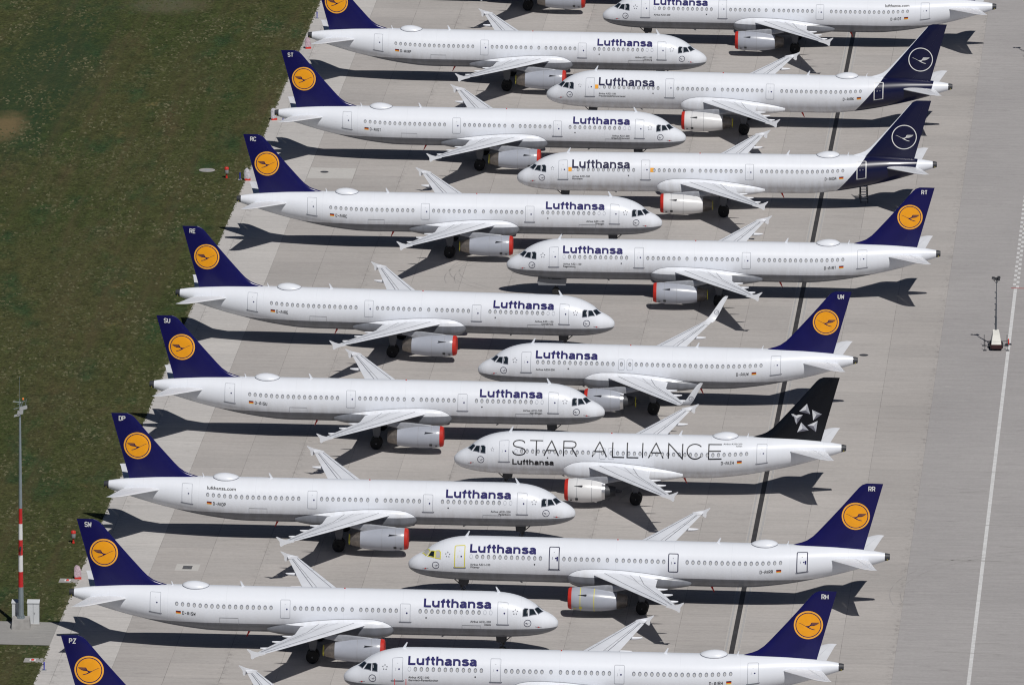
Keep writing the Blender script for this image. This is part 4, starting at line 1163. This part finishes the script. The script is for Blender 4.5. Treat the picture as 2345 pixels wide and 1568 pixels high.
PL = [
 # left row, noses to the right
 dict(code='', side=-1, x=1.92, y=1263.57, yaw=-.0793, tail='yellow', strap=False, label='white airliner at the top edge, only an engine and shaded wheel in view'),
 dict(code='RP', side=-1, x=-.4655, y=1221.18, yaw=-.0718, tail='yellow', strap=True, small=['Airbus A321-100', 'Lüneburg'], label='white airliner registered D-AIRP, nose right, its blue fin cut by the top edge'),
 dict(code='ST', side=-1, x=-3.324, y=1181.79, yaw=-.069, tail='yellow', strap=True, small=['Airbus A321-200', 'Erbach/Odenwald'], label='white airliner with ST on its blue fin, nose pointing right'),
 dict(code='RC', side=-1, x=-6.371, y=1141.27, yaw=-.0487, tail='yellow', strap=True, small=['Airbus A321-100', 'Erlangen'], label='white airliner with RC on its blue fin, nose pointing right'),
 dict(code='RE', side=-1, x=-11.57, y=1098.18, yaw=-.1084, tail='yellow', small=['Airbus A321-100', 'Osnabrück'], label='white airliner with RE on its blue fin, nose pointing right'),
 dict(code='SU', side=-1, x=-12.886, y=1061.13, yaw=-.0657, tail='yellow', small=['Airbus A321-200', 'Nördlingen'], label='white airliner with SU on its blue fin, nose pointing right'),
 dict(code='DP', side=-1, x=-15.91, y=1022.40, yaw=-.0653, tail='yellow', strap=True, web=True, small=['Airbus A321-200', 'Paderborn'], label='white airliner with DP on its blue fin, web address near its tail'),
 dict(code='SW', side=-1, x=-17.639, y=983.29, yaw=-.0673, tail='yellow', strap=True, small=['Airbus A321-200', 'Stade'], label='white airliner with SW on its blue fin, nose pointing right'),
 dict(code='PZ', side=-1, x=-24.389, y=944.25, yaw=-.045, tail='yellow', short=True, small=['Airbus A320-200'], label='airliner cut by the bottom edge with PZ on its blue fin'),
 # right row, noses to the left
 dict(code='DT', side=1, x=32.012, y=1241.05, yaw=-.0658, tail='yellow', web=True, small=['Airbus A321-200'], label='white airliner registered D-AIDT, nose left, tail fin beyond the top edge'),
 dict(code='RK', side=1, x=25.555, y=1199.77, yaw=-.0869, tail='ring', livery='blue', white_engine=True, strap=True, small=['Airbus A321-100', 'Freudenstadt/Schwarzwald'], stickers=[5.48], label='dark blue tailed airliner registered D-AIRK with ringed white crane, upper of two'),
 dict(code='DA', side=1, x=22.436, y=1160.43, yaw=-.0284, tail='ring', livery='blue', white_engine=True, strap=True, small=['Airbus A321-200', 'Pforzheim'], stickers=[5.48, 14.15], label='dark blue tailed airliner registered D-AIDA, ladder standing behind its rear door'),
 dict(code='RT', side=1, x=21.378, y=1120.20, yaw=-.0504, tail='yellow', open_gear=True, strap=True, small=['Airbus A321-100', 'Regensburg'], label='white airliner with RT on its blue fin, nose wheel fully visible'),
 dict(code='UW', side=1, x=18.571, y=1074.89, yaw=-.0857, tail='yellow', short=True, sharklets=True, nodome=True, strap=True, small=['Airbus A320-200'], label='airliner with upturned wingtips and UW on its blue fin'),
 dict(code='ZH', side=1, x=16.456, y=1039.87, yaw=-.0725, tail='star', livery='white', short=True, white_engine=True, small=['Airbus A320-200', 'Ahlen'], label='airliner with black fin bearing a silver five part star and large thin lettering'),
 dict(code='RR', side=1, x=12.453, y=1000.51, yaw=-.0858, tail='yellow', taped=True, small=['Airbus A321-100', 'Wismar'], label='white airliner with RR on its fin, yellow tape round cockpit windows and door'),
 dict(code='RH', side=1, x=7.138, y=962.08, yaw=-.0633, tail='yellow', small=['Airbus A321-100', 'Garmisch-Partenkirchen'], label='airliner at the bottom edge with RH on its blue fin, nose left'),
]
for p in PL: build_airliner(p)

# ------------------------------------------------------------------ floodlight mast and cabinets
M_GALV = simple('galvanised_steel', (.30, .35, .38), .45, .5, .5, .12, .7)
M_BRED = simple('band_red', (.50, .02, .02), .5); M_BWHT = simple('band_white', (.72, .72, .72), .5)
M_CAB = simple('cabinet_grey', (.56, .58, .60), .5, 0, .4, .05)
M_LAMP = simple('lamp_housing', (.45, .46, .47), .5, .3)
mx, my = -44.71, 990.75
mast = empty('floodlight_mast', (mx, my, 0), 0, label='tall grey floodlight mast with red and white bands on a concrete block', category='light mast')
b = MB(); b.add([(-.85,-.8,0),(.85,-.8,0),(.85,.8,0),(-.85,.8,0),(-.78,-.72,.9),(.78,-.72,.9),(.78,.72,.9),(-.78,.72,.9)], [(3,2,1,0),(4,5,6,7),(0,1,5,4),(1,2,6,5),(2,3,7,6),(3,0,4,7)])
link('concrete_base', b.mesh('concrete_base', [M_CONC]), mast)
b = MB(); bands = [.9, 3.85, 5.3, 6.85, 8.3, 9.8, 11.25, 20.2]
def mr(z): return .26-.165*(z/20.2)
for i in range(7):
    z0, z1 = bands[i], bands[i+1]
    mi = 0 if i in (0, 6) else (1 if i in (1, 3, 5) else 2)
    b.lathe([(z0, mr(z0)), (z1, mr(z1))], 'Z', (0, 0, 0), 24, mi)
b.lathe([(.9,.36),(1.02,.36),(1.03,.27)], 'Z', (0,0,0), 24, 0)
for k in range(10):
    a = 2*math.pi*k/10; b.tube((.31*math.cos(a), .31*math.sin(a), .9), (.31*math.cos(a), .31*math.sin(a), 1.16), .03, n=6)
link('pole', b.mesh('pole', [M_GALV, M_BRED, M_BWHT]), mast)
b = MB(); b.tube((0,0,20.2), (0,0,21.5), .05, .04, 10); b.tube((0,0,21.4), (-.02,0,23.6), .018, .01, 6)
b.tube((-.55,0,20.55), (.6,0,20.9), .03, n=6); b.tube((-.2,0,21.0), (.5,0,21.35), .03, n=6); b.tube((-.6,.0,21.25), (.1,0,21.2), .03, n=6)
b.tube((.5,0,20.9), (.62,0,21.5), .02, n=6); b.tube((-.03,0,20.2), (.35,0,21.6), .03, n=6)
link('head_frame', b.mesh('head_frame', [M_GALV]), mast)
for x, z, w, h, rz in ((.30,20.70,.75,.34,.22), (.02,20.30,.55,.42,.1), (-.28,20.02,.55,.22,.12)):
    b = MB(); c, s = math.cos(rz), math.sin(rz)
    P_ = [(-w/2,-h/2),(w/2,-h/2+.06),(w/2+.05,h/2),(-w/2+.08,h/2-.04)]
    P_ = [(x+p*c-q*s, z+p*s+q*c) for p, q in P_]
    b.prism(P_, -.32, -.12); link('floodlight', b.mesh('floodlight', [M_LAMP]), mast)
b = MB(); b.lathe([(0,.10),(.1,.10),(.16,.07),(.18,.02)], 'Z', (.30, -.05, 21.45), 12)
link('warning_lamp', b.mesh('warning_lamp', [simple('lamp_orange', (.75, .22, .05), .4)]), mast)
b = MB(); b.tube((-.02,-.3,6.9), (-.02,-.3,7.5), .035, n=6); b.box((0,-.3,7.6), (.18,.12,.25))
link('junction_box', b.mesh('junction_box', [M_DARK]), mast)
def cabinet(x, y, w, d, h, label):
    r = empty('equipment_cabinet', (x, y, 0), -TA*.5, label=label, category='cabinet', group='cabinets at the mast')
    b = MB(); b.box((0,0,.06), (w+.16,d+.16,.12)); link('plinth', b.mesh('plinth', [M_CONC]), r)
    b = MB(); b.box((0,0,.12+h/2), (w,d,h)); link('housing', b.mesh('housing', [M_CAB]), r)
    b = MB()
    b.add([(-w/2-.05,-d/2-.06,h+.12),(w/2+.05,-d/2-.06,h+.12),(w/2+.05,d/2+.06,h+.24),(-w/2-.05,d/2+.06,h+.24),(-w/2-.05,-d/2-.06,h+.19),(w/2+.05,-d/2-.06,h+.19),(w/2+.05,d/2+.06,h+.31),(-w/2-.05,d/2+.06,h+.31)],
          [(3,2,1,0),(4,5,6,7),(0,1,5,4),(1,2,6,5),(2,3,7,6),(3,0,4,7)])
    link('roof', b.mesh('roof', [M_CAB]), r)
    b = MB(); b.box((0,-d/2-.012,.12+h/2), (.015,.02,h*.94)); b.box((w*.1,-d/2-.03,.12+h*.52), (.03,.05,.16)); link('door_handle', b.mesh('door_handle', [M_DARK]), r)
cabinet(-43.62, 991.9, 1.05, .7, 1.95, 'grey metal cabinet right of the floodlight mast')
cabinet(-45.25, 991.9, .62, .7, 1.95, 'grey metal cabinet left of the floodlight mast, in the shade of its pole')

# ------------------------------------------------------------------ small things
M_LRED = simple('lamp_red', (.55, .03, .02), .5); M_LGREY = simple('lamp_grey', (.30, .31, .32), .5)
for i, (x, y, lab) in enumerate([(-30.65, 1173.4, 'red and grey marker lamp in the grass left of the RC fin'), (-41.11, 1020.86, 'red and grey marker lamp in the grass left of the SW fin')]):
    r = empty('marker_lamp', (x, y, 0), 0, label=lab, category='lamp', group='red marker lamps in the grass')
    b = MB(); b.lathe([(0,.13),(.12,.12),(.14,.08),(.55,.08)], 'Z', n=16); link('post', b.mesh('post', [M_LRED]), r)
    b = MB(); b.lathe([(.52,.20),(.55,.22),(.92,.22),(.94,.2)], 'Z', n=20); link('housing', b.mesh('housing', [M_LGREY]), r)
    b = MB(); b.lathe([(.93,.21),(.96,.24),(1.12,.24),(1.2,.18),(1.22,.02)], 'Z', n=20); link('cap', b.mesh('cap', [M_LRED]), r)
M_FOIL = simple('plastic_foil', (.50, .49, .53), .25, 0, .6, .35, 5); M_PINK = simple('foil_pink', (.50, .38, .43), .3, 0, .5, .35, 6)
for i, (x, y, lab, pk) in enumerate([(-28.39, 1172.4, 'foil wrapped sign on the kerb beside the RC fin', 0), (-40.2, 1007.9, 'pinkish foil wrapped sign on the kerb beside the SW fin', 1), (-23.15, 1238.4, 'foil wrapped sign near the tail cone of the airliner registered D-AIRP', 1), (-26.2, 1201.8, 'foil wrapped sign at the tail cone of the ST airliner', 0)]):
    r = empty('wrapped_sign', (x, y, 0), .1*i, label=lab, category='sign', group='foil wrapped signs along the apron edge')
    b = MB(); b.box((.02,0,.10), (.62,.34,.2)); link('base', b.mesh('base', [M_LRED]), r)
    b = MB(); n = 10
    rings = []
    rr = random.Random(i+2)
    for z, w in ((.18,.34),(.45,.36),(.75,.33),(1.0,.30),(1.18,.24),(1.3,.12)):
        rings.append([((w*(1+.12*rr.uniform(-1,1)))*math.cos(2*math.pi*k/n)-.05*z, .16*(1+.3*rr.uniform(-1,1))*math.sin(2*math.pi*k/n), z+.04*rr.uniform(-1,1)) for k in range(n)])
    b.loft(rings, 0, False); link('wrapping', b.mesh('wrapping', [M_PINK if pk else M_FOIL]), r)
M_LBLUE = simple('marker_blue', (.02, .03, .40), .5)
for i, (x, y, lab) in enumerate([(-42.0, 976.19, 'blue edge marker on the apron rim at the bottom left'), (-22.43, 1254.46, 'blue edge marker on the apron rim near the top edge'), (-30.1, 1133.6, 'blue edge marker by the apron rim, right above the RE fin'), (-25.2, 1201.0, 'blue edge marker on the apron rim beside the ST fin'), (-29.2, 1172.6, 'blue edge marker in the grass left of the wrapped sign at RC')]):
    r = empty('edge_marker', (x, y, 0), 0, label=lab, category='marker', group='blue edge markers')
    b = MB(); b.box((0,0,.03), (.42,.42,.06)); link('foot', b.mesh('foot', [M_LGREY]), r)
    b = MB(); b.lathe([(.05,.05),(.5,.06),(.75,.07),(.78,.03)], 'Z', n=12); link('post', b.mesh('post', [M_LBLUE]), r)
def ringcover(name, x, y, r0, mats, label, z=.004, cat='manhole'):
    b = MB(); n = 36; ang = [2*math.pi*k/n for k in range(n)]
    if len(mats) == 2:
        b.loft([[(r0*math.cos(a), r0*math.sin(a), 0) for a in ang], [(r0*math.cos(a), r0*math.sin(a), z+.03) for a in ang]], 0, False)
        b.loft([[(r0*.42*math.cos(a), r0*.42*math.sin(a), z) for a in ang], [(r0*.42*math.cos(a), r0*.42*math.sin(a), z+.045) for a in ang]], 1, False)
    else:
        b.loft([[(r0*math.cos(a), r0*math.sin(a), 0) for a in ang], [(r0*math.cos(a), r0*math.sin(a), z+.01) for a in ang]], 0, False)
    o = link(name, b.mesh(name, mats), label=label, category=cat); o.location = (x, y, -.01 if name == 'concrete_manhole' else 0)
    return o
ringcover('concrete_manhole', -32.86, 1177.11, .87, [M_CONC, M_LINEF], 'round concrete manhole set in the grass')
ringcover('manhole_cover', -20.23, 1176.54, .44, [M_DARK], 'dark round manhole cover in a pale slab beside the RC fin', .006)
ringcover('manhole_cover', 35.33, 1095.86, .45, [M_DARK], 'dark round manhole cover behind the tail of the UW airliner')
b = MB(); b.box((0,0,.008), (.86,1.15,.012)); 
for k in range(9): b.box((-.36+k*.09,0,.018), (.03,1.05,.010), 1)
o = link('gully_grate', b.mesh('gully_grate', [M_GRATE, M_STRUT]), label='dark rectangular gully grate in a pale frame on the apron', category='drain grate')
o.location = UV(-100.95, 1007.6, .006); o.rotation_euler = (0,0,-TA)
for (x, y, lab) in ((-41.11, 1007.27, 'small concrete slab in the grass beside the SW wrapped sign'), (-43.17, 979.57, 'small concrete slab in the grass at the bottom left')):
    r = empty('marker_slab', (x, y, 0), -TA, label=lab, category='slab', group='marker slabs in the grass')
    b = MB(); b.box((.1,0,0), (1.75,1.35,.06)); link('slab', b.mesh('slab', [M_CONC]), r)
    b = MB(); b.lathe([(0,.17),(.06,.15),(.12,.06)], 'Z', (-.0,0,.03), 12); link('stud', b.mesh('stud', [M_LRED]), r)
    b = MB(); b.box((-.2,0,.045), (.16,.5,.03)); b.box((.2,0,.045), (.16,.5,.03)); link('pad', b.mesh('pad', [M_BWHT]), r)

# mobile light towers
M_TWW = simple('tower_white', (.74, .73, .68), .5, 0, .4, .06)
M_TRED = simple('tower_dark_red', (.035, .008, .010), .5)
def light_tower(x, y, label):
    r = empty('light_tower', (x, y, 0), 0, label=label, category='light tower', group='mobile light towers on the taxiway')
    b = MB(); b.add([(-.50,-1.0,.62),(.50,-1.0,.62),(.50,1.0,.62),(-.50,1.0,.62),(-.36,-.7,1.55),(.36,-.7,1.55),(.30,.8,1.75),(-.30,.8,1.75)], [(3,2,1,0),(4,5,6,7),(0,1,5,4),(1,2,6,5),(2,3,7,6),(3,0,4,7)])
    b.box((0,-.9,.95), (.78,.06,.04)); link('canopy', b.mesh('canopy', [M_TWW]), r)
    b = MB(); b.box((0,-.15,.40), (1.15,2.1,.42)); b.box((0,-1.22,.42), (1.0,.08,.34)); link('chassis', b.mesh('chassis', [M_TRED]), r)
    for s in (-1, 1):
        b = wheel(.32, .2, (0, 0, 0)); b2 = MB()
        b2.v = [(s*.62+p[1], p[0]+.1, p[2]+.32) for p in b.v]; b2.f = b.f; b2.m = b.m; b2.sm = b.sm
        link('wheel', b2.mesh('wheel', [M_TYRE, M_HUB]), r)
        for k in (-1, 1):
            b = MB(); b.tube((s*.5, k*.9, .5), (s*1.15, k*1.0, .5), .035, n=8); b.tube((s*1.15, k*1.0, .02), (s*1.15, k*1.0, 1.15), .03, n=8); b.box((s*1.15, k*1.0, .03), (.34,.34,.04))
            link('outrigger', b.mesh('outrigger', [M_DARK]), r)
    b = MB(); b.tube((0,.75,1.0), (0,.75,3.1), .10, n=10); b.tube((0,.75,3.0), (0,.75,4.4), .075, n=10); b.tube((0,.75,4.3), (0,.75,5.6), .055, n=10); b.tube((0,.75,5.5), (0,.75,6.9), .04, n=10)
    for z in (2.3, 3.1, 3.8, 4.4, 5.0, 5.6): b.box((-.10,.75,z), (.14,.12,.09))
    link('telescopic_mast', b.mesh('telescopic_mast', [simple('mast_grey', (.10, .11, .13), .5, .3)]), r)
    b = MB(); b.tube((-.4,.75,6.85), (.35,.75,6.95), .03, n=6); b.tube((0,.75,6.5), (-.3,.75,6.9), .03, n=6); b.tube((0,.75,6.5), (.2,.75,6.9), .03, n=6)
    link('lamp_bar', b.mesh('lamp_bar', [M_DARK]), r)
    for dx, dz in ((-.34,.15), (-.05,.08), (.18,-.02), (.22,.22)):
        b = MB(); b.add([(dx-.17,.62,6.85+dz),(dx+.17,.62,6.85+dz),(dx+.14,.62,7.1+dz),(dx-.14,.62,7.1+dz),(dx-.08,.95,6.9+dz),(dx+.08,.95,6.9+dz),(dx+.07,.95,7.02+dz),(dx-.07,.95,7.02+dz)], [(0,1,2,3),(7,6,5,4),(0,4,5,1),(1,5,6,2),(2,6,7,3),(3,7,4,0)])
        link('floodlight', b.mesh('floodlight', [M_DARK]), r)
    return r
light_tower(48.72, 1099.0, 'white canopied mobile light tower with raised mast beside the white line')
light_tower(58.75, 1235.0, 'mobile light tower cut by the right edge near the top corner')
r = empty('warning_post', (50.05, 1100.6, 0), 0, label='short red and white post with dark foot beside the light tower', category='post')
b = MB(); b.box((0,0,.03), (.62,.5,.06)); link('foot', b.mesh('foot', [M_DARK]), r)
b = MB(); b.lathe([(.05,.09),(.55,.07),(.6,.03)], 'Z', n=12); link('post', b.mesh('post', [M_LRED]), r)

# ladders
def steps(x, y, rz, h, n, w, run, mats, name, label, cat='ladder'):
    r = empty(name, (x, y, 0), rz, label=label, category=cat)
    for k in range(n):
        b = MB(); z = h*(k+1)/n; b.box((0, run*k/n, z), (w, .24, .05)); link('tread', b.mesh('tread', [mats[0]]), r)
    for s in (-1, 1):
        b = MB(); b.tube((s*w/2, -.15, 0), (s*w/2, run, h), .05, n=8); b.tube((s*w/2, run+.2, 0), (s*w/2, run, h), .04, n=8)
        link('side_rail', b.mesh('side_rail', [mats[1]]), r)
        b = MB(); b.tube((s*w/2, -.1, .9), (s*w/2, run, h+.9), .03, n=8); b.tube((s*w/2, run, h), (s*w/2, run, h+.9), .03, n=8); b.tube((s*w/2, -.1, 0), (s*w/2, -.1, .9), .03, n=8)
        link('handrail', b.mesh('handrail', [mats[2]]), r)
    return r
M_ALU = simple('aluminium', (.62, .62, .63), .4, .4)
steps(37.35, 1163.3, .05, 2.3, 9, .72, 1.6, [M_ALU, M_DARK, M_DARK], 'step_ladder', 'dark step ladder with pale treads under the rear of the blue tailed airliner')
steps(-9.75, 958.0, 0, 3.0, 9, 1.0, 1.9, [M_ALU, M_ALU, M_LRED], 'boarding_ladder', 'aluminium ladder with red handrails at the front door of the RH airliner')
